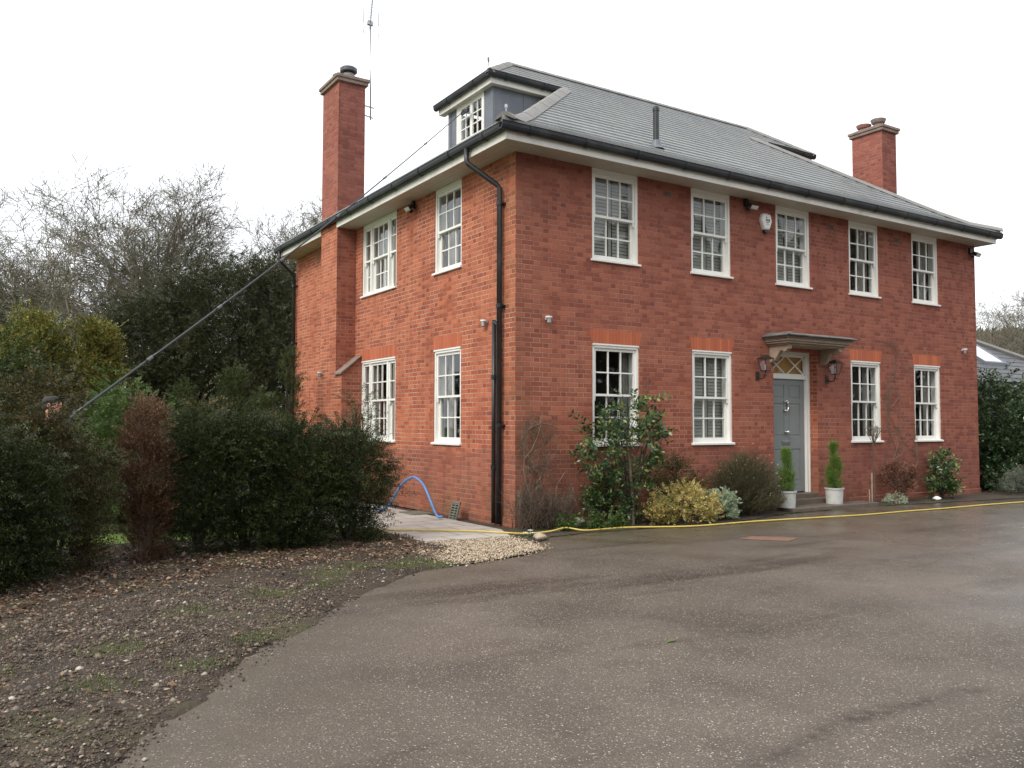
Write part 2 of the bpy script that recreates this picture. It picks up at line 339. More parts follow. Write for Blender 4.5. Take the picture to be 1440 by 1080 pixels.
# ------------------------------------------------------------------ mesh helpers
class MB:
    def __init__(s, f=None): s.v = []; s.f = []; s.fn = f; s.att = []
    def add(s, vs, fs):
        o = len(s.v)
        s.v += [tuple(s.fn(*p)) if s.fn else tuple(p) for p in vs]
        s.f += [tuple(i+o for i in f) for f in fs]; return s
    def box(s, x0, x1, y0, y1, z0, z1):
        return s.add([(x0, y0, z0), (x1, y0, z0), (x1, y1, z0), (x0, y1, z0), (x0, y0, z1), (x1, y0, z1), (x1, y1, z1), (x0, y1, z1)],
                     [(0, 3, 2, 1), (4, 5, 6, 7), (0, 1, 5, 4), (1, 2, 6, 5), (2, 3, 7, 6), (3, 0, 4, 7)])
    def quad(s, a, b, c, d): return s.add([a, b, c, d], [(0, 1, 2, 3)])
    def prism(s, pts, d):
        """closed polygon pts extruded by vector d"""
        n = len(pts); q = [tuple(p[i]+d[i] for i in range(3)) for p in pts]
        return s.add(list(pts)+q, [tuple(range(n))[::-1], tuple(range(n, 2*n))]+[(i, (i+1) % n, n+(i+1) % n, n+i) for i in range(n)])
    def tube(s, pts, r, k=8, cap=True):
        pts = [Vector(p) for p in pts]; n = len(pts); rs = r if isinstance(r, (list, tuple)) else [r]*n
        vs = []; ref = None
        for i, p in enumerate(pts):
            t = (pts[min(i+1, n-1)]-pts[max(i-1, 0)]).normalized()
            if ref is None: ref = Vector((0, 0, 1)) if abs(t.z) < .9 else Vector((1, 0, 0))
            a = t.cross(ref).normalized(); ref = a.cross(t).normalized()
            for j in range(k):
                w = 2*math.pi*j/k; vs.append(tuple(p+a*math.cos(w)*rs[i]+ref*math.sin(w)*rs[i]))
        fs = [(i*k+j, i*k+(j+1) % k, (i+1)*k+(j+1) % k, (i+1)*k+j) for i in range(n-1) for j in range(k)]
        if cap: fs += [tuple(range(k))[::-1], tuple(range((n-1)*k, n*k))]
        return s.add(vs, fs)
    def lathe(s, c, prof, k=20):
        vs = []
        for r, z in prof:
            for j in range(k):
                w = 2*math.pi*j/k; vs.append((c[0]+r*math.cos(w), c[1]+r*math.sin(w), c[2]+z))
        n = len(prof); fs = [(i*k+j, i*k+(j+1) % k, (i+1)*k+(j+1) % k, (i+1)*k+j) for i in range(n-1) for j in range(k)]
        return s.add(vs, fs)
    def build(s, name, mat, parent=None, smooth=False, bevel=0, recalc=True):
        me = bpy.data.meshes.new(name); me.from_pydata(s.v, [], s.f); me.validate()
        if recalc:
            bm = bmesh.new(); bm.from_mesh(me); bmesh.ops.recalc_face_normals(bm, faces=bm.faces); bm.to_mesh(me); bm.free()
        me.materials.append(M[mat] if isinstance(mat, str) else mat)
        if smooth: me.shade_smooth()
        o = bpy.data.objects.new(name, me); col.objects.link(o)
        if parent: o.parent = parent; o.matrix_parent_inverse = parent.matrix_world.inverted() if not hasattr(parent, '_z') else Matrix()
        if bevel:
            b = o.modifiers.new('bevel', 'BEVEL'); b.width = bevel; b.segments = 2; b.limit_method = 'ANGLE'
        return o

def tag(o, label=None, cat=None, group=None, kind=None):
    for k, v in (('label', label), ('category', cat), ('group', group), ('kind', kind)):
        if v: o[k] = v
    return o
def empty(name, loc, label, cat, group=None):
    o = bpy.data.objects.new(name, None); col.objects.link(o); o.location = loc; o.matrix_world = Matrix.Translation(loc)
    return tag(o, label, cat, group)
def copy_thing(src, loc, rz, sc, label, group=None):
    r = src.copy(); col.objects.link(r); r.location = loc; r.rotation_euler = (0, 0, rz); r.scale = (sc, sc, sc) if not isinstance(sc, tuple) else sc
    r['label'] = label
    if group: r['group'] = group
    for c in list(src.children):
        d = c.copy(); col.objects.link(d); d.parent = r
    return r

def np_obj(name, verts, faces4, mat, parent=None, local=True):
    me = bpy.data.meshes.new(name); nv = len(verts); nf = len(faces4); k = faces4.shape[1]
    me.vertices.add(nv); me.vertices.foreach_set('co', verts.astype(np.float32).ravel())
    me.loops.add(nf*k); me.loops.foreach_set('vertex_index', faces4.astype(np.int32).ravel())
    me.polygons.add(nf); me.polygons.foreach_set('loop_start', np.arange(0, nf*k, k, dtype=np.int32))
    me.update(calc_edges=True); me.materials.append(M[mat])
    o = bpy.data.objects.new(name, me); col.objects.link(o)
    if parent: o.parent = parent
    return o

def unit(a): return a/np.maximum(np.linalg.norm(a, axis=1, keepdims=True), 1e-9)
def leaf_quads(c, d, nrm, L, W):
    """rhombic leaves: base c, direction d, face normal nrm, length L, width W"""
    d = unit(d); s = unit(np.cross(d, nrm)); L = L[:, None]; W = W[:, None]; n2 = unit(np.cross(s, d))
    v = np.stack([c, c+d*L*.45+s*W*.5+n2*W*.12, c+d*L, c+d*L*.45-s*W*.5+n2*W*.12], 1).reshape(-1, 3)
    return v, np.arange(len(v)).reshape(-1, 4)

def sprays(starts, dirs, lens, k, L, W, droop=.3, ang=.9, roll_flat=.6):
    """stems with k leaves set alternately along both sides"""
    n = len(starts); t = np.tile(np.linspace(.05, 1, k), (n, 1)) + rng.normal(0, .03, (n, k))
    d = unit(dirs); down = np.array([0, 0, -1.])
    ax = d[:, None, :]*lens[:, None, None]*t[..., None] + down*(t[..., None]**2)*lens[:, None, None]*droop
    p = starts[:, None, :]+ax
    upv = np.array([0, 0, 1.])*roll_flat+rng.normal(0, .5, (n, 3)); s = unit(np.cross(d, upv)); nn = unit(np.cross(s, d))
    sg = np.where(np.arange(k) % 2 == 0, 1., -1.)[None, :, None]
    ld = d[:, None, :]*math.cos(ang)+s[:, None, :]*sg*math.sin(ang)+rng.normal(0, .22, (n, k, 3))
    nr = nn[:, None, :]+rng.normal(0, .35, (n, k, 3))
    sz = rng.uniform(.7, 1.25, (n, k))
    m = n*k
    return leaf_quads(p.reshape(m, 3), ld.reshape(m, 3), nr.reshape(m, 3), (L*sz).ravel(), (W*sz).ravel())

def crown_pts(n, cx, cy, z0, z1, rx, ry, shape='dome', clumps=26, spread=.3, shell=.55):
    """start points and outward directions in a lumpy crown; z0..z1 heights, rx, ry half-widths"""
    cz = (z0+z1)/2; hz = (z1-z0)/2
    cc = []
    while len(cc) < clumps:
        th = random.uniform(0, 2*math.pi); h = random.uniform(-1, 1)
        if shape == 'dome': pr = math.sqrt(max(0, 1-max(h, -.2)**2 if h > -.2 else 1-.15*(h+.2)**2))
        elif shape == 'column': pr = (1-max(0, h-.55)/.45*.75) if h > .55 else 1-.1*abs(h)
        elif shape == 'spire': h = -1+2*random.random()**1.5; pr = max(.03, (1-h)/2*(.8+.2*min(1, (h+1)*4)))
        elif shape == 'cone': pr = max(.06, (1-h)/2)**.75*(.75 if h < -.85 else 1)
        else: pr = math.sqrt(max(0, 1-h*h))
        rr = pr*random.uniform(shell, 1)*random.uniform(.85, 1.1)
        cc.append((cx+rx*rr*math.cos(th), cy+ry*rr*math.sin(th), cz+h*hz*.93, pr))
    cc = np.array(cc); idx = rng.integers(0, clumps, n); base = cc[idx, :3]
    sp = spread*min(rx, ry)
    p = base+rng.normal(0, 1, (n, 3))*np.array([sp, sp, sp*1.15])
    o = p-np.array([cx, cy, 0]); o[:, 2] = 0
    out = unit(o/np.array([rx, ry, 1]))*1.0; out[:, 2] = .45
    d = out*.8+rng.normal(0, .55, (n, 3))+unit(p-base)*.4
    p[:, 2] = np.maximum(p[:, 2], z0*.9+.03)
    return p, d

def shrub(name, label, cat, loc, h, rx, ry, mat, n, k, L, W, slen, shape='dome', z0=.05, clumps=26, spread=.3, droop=.25, up_=.0, group=None,
          stems=5, bark='bark', ang=.9, shell=.55, part='foliage', lean=None, kill=None):
    e = empty(name, loc, label, cat, group)
    p, d = crown_pts(n, 0, 0, z0, h-slen*.45, rx-slen*.35, ry-slen*.35, shape, clumps, spread, shell)
    d[:, 2] += up_
    v, f = sprays(p, d, rng.uniform(.6, 1.2, n)*slen, k, L, W, droop, ang)
    np_obj(part, v, f, mat, e)
    if stems:
        m = MB()
        for i in range(stems):
            a = random.uniform(0, 6.28); q = [(random.uniform(-.05, .05), random.uniform(-.05, .05), -.03)]
            hh = (h-.1)*random.uniform(.55, .92); rr = random.uniform(.2, .75)
            for t in (.25, .5, .75, 1): q.append((rx*rr*t*math.cos(a)+random.uniform(-.04, .04), ry*rr*t*math.sin(a)+random.uniform(-.04, .04), hh*t))
            r0 = max(.008, .016*h); m.tube(q, [r0, r0*.8, r0*.6, r0*.4, r0*.25], 5)
        # twigs reaching out to the foliage
        for i in range(stems*7):
            j = random.randrange(len(p)); b = p[j]; t0 = (b[0]*.35, b[1]*.35, max(.05, b[2]-.25*h*random.random()))
            m.tube([t0, tuple((np.array(t0)+b)/2+rng.normal(0, .02, 3)), tuple(b)], [.009, .006, .003], 4)
        o = m.build('stem', bark, recalc=False); o.parent = e
    return e

# ------------------------------------------------------------------ setting: ground
def grid_sheet(name, poly, z, mat, step=.12, amp=.0, kind='structure', jag=0):
    """polygon filled with a grid-like triangulation and gentle relief"""
    bm = bmesh.new(); pts = []
    n = len(poly)
    for i in range(n):
        a = Vector((*poly[i], 0)); b = Vector((*poly[(i+1) % n], 0)); L = (b-a).length; m = max(1, int(L/max(step, .08))) if L < 30 else 1
        for j in range(m):
            p = a.lerp(b, j/m)
            if jag and m > 1: p += Vector((random.gauss(0, jag), random.gauss(0, jag), 0))
            pts.append(p)
    vs = [bm.verts.new((p.x, p.y, z)) for p in pts]; f = bm.faces.new(vs)
    bmesh.ops.triangulate(bm, faces=[f])
    me = bpy.data.meshes.new(name); bmesh.ops.recalc_face_normals(bm, faces=bm.faces); bm.to_mesh(me); bm.free()
    me.materials.append(M[mat]); o = bpy.data.objects.new(name, me); col.objects.link(o); tag(o, kind=kind); return o

g = MB(); g.quad((-400, -400, -.03), (400, -400, -.03), (400, 400, -.03), (-400, 400, -.03)); tag(g.build('ground', 'field'), kind='structure')
edge = [(-8.3, -9.6), (-7.4, -8.1), (-6.75, -7.1), (-6.38, -6.54), (-6.1, -6.0), (-5.70, -5.53), (-5.35, -5.0), (-5.0, -4.62), (-4.55, -4.12), (-4.2, -3.74), (-3.7, -3.2), (-3.22, -2.85), (-2.8, -2.6), (-2.38, -2.5), (-1.86, -2.37), (-1.3, -2.2), (-.84, -1.94), (-.72, -1.5), (-.4, -1.3), (-.08, -1.05), (.54, -.93), (1.57, -.98), (2.75, -1.2), (3.9, -1.02), (5.24, -.66), (7.6, -.6), (9.24, -.82), (12.38, -1.16), (16, -1.5), (30, -1.7)]
grid_sheet('driveway', edge+[(30, -30), (-20, -30), (-20, -20)], 0, 'asphalt', .1, jag=.02)

# verge: an uneven sheet of soil tucked under the hedge and dying out at the asphalt
def nzf(X, Y): return sum(a*np.sin(X*fx+p1)*np.sin(Y*fy+p2) for a, fx, fy, p1, p2 in [(.012, 2.1, 1.7, 0, 1), (.008, 5.3, 6.1, 2, .4), (.006, 13, 11, .5, 2), (.004, 31, 27, 1, 1)])
def verge():
    step = .07; xs = np.arange(-14, -1.9, step); ys = np.arange(-12, 1.0, step)
    X, Y = np.meshgrid(xs, ys, indexing='ij')
    ex = np.array([p[0] for p in edge[:15]]); ey = np.array([p[1] for p in edge[:15]])
    # distance to the drive edge (positive on the verge side)
    D = np.full(X.shape, 9.)
    for i in range(len(ex)-1):
        a = np.array([ex[i], ey[i]]); b = np.array([ex[i+1], ey[i+1]]); ab = b-a
        t = np.clip(((X-a[0])*ab[0]+(Y-a[1])*ab[1])/(ab@ab), 0, 1); dx = X-(a[0]+t*ab[0]); dy = Y-(a[1]+t*ab[1])
        dd = np.hypot(dx, dy); sg = np.sign(ab[0]*dy-ab[1]*dx); D = np.where(dd < np.abs(D), dd*sg, D)
    nz = nzf(X, Y)
    if 0: sum(a*np.sin(X*fx+p1)*np.sin(Y*fy+p2) for a, fx, fy, p1, p2 in [(.012, 2.1, 1.7, 0, 1), (.008, 5.3, 6.1, 2, .4), (.006, 13, 11, .5, 2), (.004, 31, 27, 1, 1)])
    nz = nz+rng.normal(0, .003, X.shape)
    jag = .06*np.sin(X*3.1+Y*2)+.04*np.sin(X*9-Y*7)
    Dj = D+jag
    Z = np.where(Dj > 0, .012+np.minimum(Dj, 1.2)*.03+nz*np.clip(Dj*3, 0.2, 1), -.02-.1*np.minimum(-Dj, .3))
    Z = np.maximum(Z, -.028)
    V = np.stack([X, Y, Z], -1).reshape(-1, 3); a, b = X.shape
    I = np.arange(a*b).reshape(a, b); F = np.stack([I[:-1, :-1], I[1:, :-1], I[1:, 1:], I[:-1, 1:]], -1).reshape(-1, 4)
    keep = (Z.reshape(-1)[F] > -.027).any(1); F = F[keep]
    o = np_obj('soil_verge', V, F, 'soil'); o.data.shade_smooth(); tag(o, kind='structure')
    return D
verge()
def edge_side(x, y):
    """>0 when on the verge side of the drive edge"""
    best = 9; s = 1
    for i in range(14):
        a = edge[i]; b = edge[i+1]; ab = (b[0]-a[0], b[1]-a[1]); t = max(0, min(1, ((x-a[0])*ab[0]+(y-a[1])*ab[1])/(ab[0]**2+ab[1]**2)))
        dx = x-a[0]-t*ab[0]; dy = y-a[1]-t*ab[1]; d = math.hypot(dx, dy)
        if d < best: best = d; s = 1 if ab[0]*dy-ab[1]*dx > 0 else -1
    return best*s

grid_sheet('lawn', [(-40, 60), (-40, .4), (-2.4, .4), (-2.4, 3.4), (-1.6, 10), (8, 60)], .012, 'lawn', 5)
g = MB(); g.prism([(-2.21, -.68, .0), (-.62, -.84, .0), (-.36, -.2, .0), (-.36, 10.5, .0), (-2.3, 10.5, .0)], (0, 0, .035)); tag(g.build('path', 'paving', bevel=.008), kind='structure')
grid_sheet('bed_edge_soil', [(-.62, -.84), (-.7, -1.5), (-.4, -1.32), (-.08, -1.09), (.54, -.97), (1.57, -1.02), (2.75, -1.24), (3.9, -1.06), (5.24, -.7), (7.6, -.64), (9.24, -.86), (12.38, -1.2), (16, -1.54), (30, -1.74), (30, 3), (-.1, 3), (-.1, 12), (-.36, 12), (-.36, -.2)], .008, 'bed_soil', .08, jag=.02)
grid_sheet('gravel_bed', [(-2.2, -.75), (-.66, -.86), (-.72, -1.5), (-.84, -1.97), (-1.3, -2.25), (-1.86, -2.42), (-2.4, -2.5), (-2.5, -1.9), (-2.35, -1.3)], .014, 'bed_soil', .08, jag=.02)

def pebbles(name, pts, sizes, mat, flat=.6, kind='stuff'):
    n = len(pts); base = np.array([(1, 0, 0), (0, 1, 0), (-1, 0, 0), (0, -1, 0), (0, 0, 1), (0, 0, -1)], float)
    fac = np.array([(0, 1, 4), (1, 2, 4), (2, 3, 4), (3, 0, 4), (1, 0, 5), (2, 1, 5), (3, 2, 5), (0, 3, 5)])
    b = np.tile(base, (n, 1, 1))*rng.uniform(.6, 1.2, (n, 6, 1)); b[:, :, 2] *= flat
    b[:, :4, 2] += rng.uniform(-.3, .3, (n, 4))*flat
    th = rng.uniform(0, 6.28, n); c, s = np.cos(th), np.sin(th)
    x = b[..., 0]*c[:, None]-b[..., 1]*s[:, None]; y = b[..., 0]*s[:, None]+b[..., 1]*c[:, None]
    b = np.stack([x, y, b[..., 2]], -1)*sizes[:, None, None]+pts[:, None, :]
    f = fac[None]+np.arange(n)[:, None, None]*6
    o = np_obj(name, b.reshape(-1, 3), f.reshape(-1, 3), mat); return o

def scatter(n, x0, x1, y0, y1, ok):
    out = []
    while len(out) < n:
        x = random.uniform(x0, x1); y = random.uniform(y0, y1)
        if ok(x, y): out.append((x, y))
    return out
def in_poly(x, y, poly):
    c = False; j = len(poly)-1
    for i in range(len(poly)):
        if (poly[i][1] > y) != (poly[j][1] > y) and x < (poly[j][0]-poly[i][0])*(y-poly[i][1])/(poly[j][1]-poly[i][1])+poly[i][0]: c = not c
        j = i
    return c
GP = [(-2.2, -.75), (-.66, -.9), (-.72, -1.5), (-.84, -1.97), (-1.3, -2.22), (-1.86, -2.4), (-2.38, -2.5), (-2.45, -1.9), (-2.3, -1.3)]
pp = scatter(5600, -2.8, -.4, -2.8, -.66, lambda x, y: in_poly(x+random.gauss(0, .07), y+random.gauss(0, .07), GP))
o = pebbles('gravel', np.array([(x, y, .018+random.uniform(-.006, .014)) for x, y in pp]), rng.uniform(.007, .020, len(pp)), 'gravel_beige', .7)
tag(o, 'patch of pale beige gravel between the driveway and the stone path', 'gravel', kind='stuff')
def vz(x, y):
    d = edge_side(x, y)
    return .006 if d < 0 else .014+min(d, 1.2)*.03+float(nzf(x, y))*min(1, max(.2, d*3))
ok = lambda x, y: edge_side(x, y) > random.gauss(.02, .09) and math.hypot(x-CP.x, y-CP.y) > 1.0
pp = scatter(15000, -9.5, -1.9, -8.5, .3, ok)
o = pebbles('stones', np.array([(x, y, vz(x, y)) for x, y in pp]), np.minimum(rng.lognormal(-4.8, .55, len(pp)), .032), 'gravel_mixed', .6)
tag(o, 'small stones and grit strewn over the soil verge below the hedge', 'stones', kind='stuff')
pp = scatter(22000, -9.5, -1.9, -8.5, .3, ok)+scatter(34000, -8.2, -4.2, -7.2, -2.6, ok)
o = pebbles('dirt', np.array([(x, y, vz(x, y)) for x, y in pp]), rng.lognormal(-5.0, .45, len(pp)), 'clods', .8)
tag(o, 'dark crumbs of earth and bark on the soil verge', 'soil', kind='stuff')
def litter(n, x0, x1, y0, y1, okf, zf, size, mat='litter'):
    pp = scatter(n, x0, x1, y0, y1, okf); c = np.array([(x, y, zf(x, y)) for x, y in pp])
    d = rng.normal(0, 1, (n, 3)); d[:, 2] *= .25; nr = rng.normal(0, .35, (n, 3)); nr[:, 2] += 1
    L = rng.uniform(.5, 1.4, n)*size
    return leaf_quads(c+np.array([0, 0, .008]), d, nr, L, L*rng.uniform(.3, .75, n))
v1, f1 = litter(6500, -9.5, -1.9, -8.5, .2, ok, vz, .035)
hz = lambda x, y: ok(x, y) and y > -2.6-.3*abs(x+3) and abs(random.gauss(0, 1)) > .2 and ((y > -1.9-.55*max(0, -x-4.6)) )
v2, f2 = litter(8000, -8, -2.1, -3.4, .3, hz, vz, .045)
v = np.concatenate([v1, v2]); f = np.concatenate([f1, f2+len(v1)])
tag(np_obj('fallen_leaves', v, f, 'litter'), 'brown dead leaves lying on the verge, thickest under the hedge', 'fallen leaves', kind='stuff')
# sprigs of grass and moss on the verge
gc = [(-4.05, -2.9), (-3.4, -2.2), (-3.9, -2.5), (-6.1, -4.5), (-5.7, -5.1), (-6.3, -5.3), (-5.4, -3.6), (-3.0, -2.4), (-6.9, -4.8), (-2.7, -2.1), (-4.6, -3.2), (-2.55, -2.35), (-5.2, -4.6)]
cs = []
for c in gc:
    for _ in range(260): cs.append((c[0]+random.gauss(0, .12), c[1]+random.gauss(0, .10)))
cs = [c for c in cs if edge_side(*c) > -.06]; n = len(cs)
c = np.array([(x, y, vz(x, y)) for x, y in cs]); d = rng.normal(0, .6, (n, 3)); d[:, 2] = 1
v, f = leaf_quads(c, d, rng.normal(0, 1, (n, 3)), rng.uniform(.012, .05, n), rng.uniform(.003, .006, n))
tag(np_obj('grass', v, f, 'grass_blade'), 'thin tufts of short grass and moss on the soil verge', 'grass', kind='stuff')

pp = scatter(420, -3, 12, -9.5, -1.2, lambda x, y: edge_side(x, y) < -.1 and y < -1.9-.0*x and random.random() < .25+.75*math.exp(-abs(math.sin(x*.9+y*1.7))*6))
n = len(pp); dd_ = rng.normal(0, 1, (n, 3)); dd_[:, 2] *= .12; nn_ = rng.normal(0, .3, (n, 3)); nn_[:, 2] += 1; LL = rng.uniform(.006, .028, n)
v, f = leaf_quads(np.array([(x, y, .006) for x, y in pp]), dd_, nn_, LL, LL*rng.uniform(.2, .6, n))
tag(np_obj('debris', v, f, 'clods'), 'scraps of dead leaf and twig on the wet driveway', 'debris', kind='stuff')

# ------------------------------------------------------------------ house
E_, W_, H_ = 12.763, 10.281, 5.75
house = empty('brick_house', (0, 0, 0), 'two-storey red brick house with hipped slate roof, white sash windows and grey front door', 'house')
def part(mb, name, mat, parent=house, label=None, **kw):
    o = mb.build(name, mat, **kw); o.parent = parent
    if label: o['label'] = label
    return o
WX = [1.479, 3.683, 5.890, 8.093, 10.270]; WW = .98
US, GS, GH = 4.211, 1.209, 2.88
SB = [(1.683, 2.663, False), (4.276, 5.966, True)]
DX0, DX1, DT = 5.77, 7.04, 2.99

def wall(m, fn, a0, a1, z0, z1, holes, dep):
    xs = sorted({a0, a1, *[h[0] for h in holes], *[h[1] for h in holes]}); zs = sorted({z0, z1, *[h[2] for h in holes], *[h[3] for h in holes]})
    for i in range(len(xs)-1):
        for j in range(len(zs)-1):
            cx, cz = (xs[i]+xs[i+1])/2, (zs[j]+zs[j+1])/2
            if any(h[0] < cx < h[1] and h[2] < cz < h[3] for h in holes): continue
            m.add([fn(xs[i], 0, zs[j]), fn(xs[i+1], 0, zs[j]), fn(xs[i+1], 0, zs[j+1]), fn(xs[i], 0, zs[j+1])], [(0, 1, 2, 3)])
    for a, b, c, d in holes:
        for p in (((a, 0, c), (a, dep, c), (a, dep, d), (a, 0, d)), ((b, 0, c), (b, dep, c), (b, dep, d), (b, 0, d)), ((a, 0, c), (b, 0, c), (b, dep, c), (a, dep, c)), ((a, 0, d), (b, 0, d), (b, dep, d), (a, dep, d))):
            m.add([fn(*q) for q in p], [(0, 1, 2, 3)])
FR = lambda u, d, z: (u, d, z)
SD = lambda u, d, z: (d, u, z)
fh = []
for x in WX: fh.append((x, x+WW, US, H_))
for i, x in enumerate(WX):
    if i != 2: fh.append((x, x+WW, GS, GH))
fh.append((DX0, DX1, -.03, DT))
m = MB(); wall(m, FR, 0, E_, -.03, H_+.02, fh, .2)
sh = []
for a, b, t in SB: sh += [(a, b, US, H_), (a, b, GS, GH)]
wall(m, SD, 0, W_, -.03, H_+.02, sh, .2)
m.quad((E_, 0, -.03), (E_, W_, -.03), (E_, W_, H_+.02), (E_, 0, H_+.02)); m.quad((0, W_, -.03), (E_, W_, -.03), (E_, W_, H_+.02), (0, W_, H_+.02))
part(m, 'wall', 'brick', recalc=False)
m = MB(); m.box(.35, E_-.05, .35, W_-.05, 2.95, 3.2); m.box(.02, E_-.02, .02, W_-.02, H_+.03, H_+.1); m.box(.05, E_-.05, 4.4, 4.5, 0, H_); m.box(3.2, 3.3, .4, W_-.1, 0, H_); m.box(8.9, 9., .4, 4.4, 0, H_)
m.box(5.6, 5.7, .3, 4.4, 0, 2.95); m.box(7.1, 7.2, .3, 4.4, 0, 2.95)
part(m, 'interior', 'plaster_in')
# plinth
m = MB(); m.box(-.022, 0, .05, 5.97, -.03, .15); part(m, 'plinth', 'brick', bevel=.01); m = MB(); m.box(7.96, E_+.02, -.022, 0, -.03, .12); part(m, 'plinth', 'brick', bevel=.01)
# rubbed brick flat arches
def arch(fn, a, b, z=GH, h=.225, s=.07):
    m = MB(fn); m.prism([(a-.012, -.004, z), (b+.012, -.004, z), (b+s, -.004, z+h), (a-s, -.004, z+h)], (0, .01, 0)); part(m, 'flat_arch', 'arch_brick')
for i, x in enumerate(WX):
    if i != 2: arch(FR, x, x+WW)
for a, b, t in SB: arch(SD, a, b, s=.05)

def sash(fn, name, par, u0, u1, z0, z1, d0, cols, rows, bot, top, st=.044, horn=False):
    m = MB(fn); d1 = d0+.038
    m.box(u0, u0+st, d0, d1, z0, z1); m.box(u1-st, u1, d0, d1, z0, z1)
    m.box(u0+st, u1-st, d0+.001, d1, z0, z0+bot); m.box(u0+st, u1-st, d0+.001, d1, z1-top, z1)
    gu0, gu1, gz0, gz1 = u0+st, u1-st, z0+bot, z1-top; b = .011
    for i in range(1, cols):
        x = gu0+(gu1-gu0)*i/cols; m.box(x-b, x+b, d0+.006, d1-.004, gz0, gz1)
    for j in range(1, rows):
        z = gz0+(gz1-gz0)*j/rows; m.box(gu0, gu1, d0+.009, d1-.007, z-b, z+b)
    if horn:
        for x0 in (u0, u1-st): m.prism([(x0+.002, d0+.002, z0), (x0+.002, d1-.002, z0), (x0+.002, d1-.006, z0-.05), (x0+.002, d0+.008, z0-.075)], (st-.004, 0, 0))
    s = part(m, 'sash', 'white_paint', par)
    g = MB(fn); g.quad((gu0-.003, d0+.02, gz0-.003), (gu1+.003, d0+.02, gz0-.003), (gu1+.003, d0+.02, gz1+.003), (gu0-.003, d0+.02, gz1+.003)); part(g, 'pane', 'glass', par)

def cover(fn, par, kind, u0, u1, z0, z1):
    d = .30
    if kind == 'shutter':
        d = .215; u0 -= .03; u1 += .10
        m = MB(fn); n = int((z1-z0)/.058)
        for i in range(n):
            z = z0+(i+.5)*(z1-z0)/n
            for a, b in ((u0, (u0+u1)/2-.03), ((u0+u1)/2+.03, u1)): m.quad((a+.03, d-.006, z-.029), (b-.03, d-.006, z-.029), (b-.03, d+.008, z+.026), (a+.03, d+.008, z+.026))
        for a in (u0, (u0+u1)/2-.03, (u0+u1)/2+.0, u1-.03): m.box(a, a+.03, d-.014, d+.014, z0, z1)
        part(m, 'shutter', 'shutter_white', par)
    else:
        wd = (u1-u0)*(.26 if kind == 'curtain' else .42)
        for s, a in ((1, u0-.1), (-1, u1+.1)):
            m = MB(fn); pr = None
            for i in range(29):
                x = a+s*wd*i/28; y = d+.035*math.sin(i*1.35)
                if pr: m.quad((pr[0], pr[1], z0-.1), (x, y, z0-.1), (x, y, z1+.1), (pr[0], pr[1], z1+.1))
                pr = (x, y)
            part(m, 'curtain', 'curtain_cloth', par)

def window(fn, a, b, z0, z1, upper, tri, kind):
    hd = .09 if upper else .07      # board above the sashes
    m = MB(fn); ft = .048
    m.box(a, a+ft, .014, .19, z0+.04, z1-.0015); m.box(b-ft, b, .014, .19, z0+.04, z1-.0015)
    m.box(a+ft, b-ft, .010 if upper else .004, .19, z1-hd, z1-.0015)
    if not upper: m.box(a+.004, b-.004, -.012, .03, z1-.03, z1-.004)
    m.box(a+ft, b-ft, .03, .19, z0+.035, z0+.052)
    zb, zt = z0+.052, z1-hd; zm = (zb+zt)/2+.01
    lights = [(a+ft, b-ft, 3)]
    if tri:
        w = b-a-2*ft; sw = w*.205; mu = .07
        lights = [(a+ft, a+ft+sw, 1), (a+ft+sw+mu, b-ft-sw-mu, 3), (b-ft-sw, b-ft, 1)]
        for x in (a+ft+sw, b-ft-sw-mu): m.box(x, x+mu, .016, .19, zb, zt)
    for u0, u1, c in lights:  # parting beads make the box frame step inward
        m.box(u0, u0+.012, .076, .19, zb, zt); m.box(u1-.012, u1, .076, .19, zb, zt)
    fo = part(m, 'window', 'white_paint')
    for u0, u1, c in lights:
        sash(fn, 'sash', fo, u0+.001, u1-.001, zm-.02, zt-.001, .034, c, 2, .038, .048, horn=True)
        sash(fn, 'sash', fo, u0+.013, u1-.013, zb+.001, zm+.018, .082, c, 2, .075, .038)
    s = MB(fn); s.prism([(a-.03, -.045, z0), (a-.03, -.045, z0+.034), (a-.03, .03, z0+.05), (a-.03, .03, z0)], (b-a+.06, 0, 0))
    s.box(a+.002, b-.002, .031, .19, z0+.002, z0+.034)
    part(s, 'sill', 'white_paint', fo, bevel=.004)
    cover(fn, fo, kind, a+ft+.02, b-ft-.02, zb, zt)
for i, x in enumerate(WX):
    window(FR, x, x+WW, US, H_, True, False, 'shutter' if i in (0, 1, 2) else 'wide')
    if i != 2: window(FR, x, x+WW, GS, GH, False, False, {0: 'curtain', 1: 'shutter', 3: 'curtain', 4: 'curtain'}[i])
for a, b, t in SB:
    window(SD, a, b, US, H_, True, t, 'wide'); window(SD, a, b, GS, GH, False, t, 'curtain')

# air bricks high on the wall
for x, z in ((3.02, 5.6), (7.42, 5.58), (9.62, 5.58)):
    m = MB(); m.box(x, x+.20, -.003, .01, z-.11, z); part(m, 'air_brick', 'rust')
    m = MB(); 
    for i in range(6): m.box(x+.018+i*.029, x+.03+i*.029, -.006, -.003, z-.095, z-.015)
    part(m, 'air_slot', 'ink')
m = MB(SD); m.box(8.6, 8.8, -.003, .01, 5.49, 5.63); part(m, 'air_brick', 'rust')

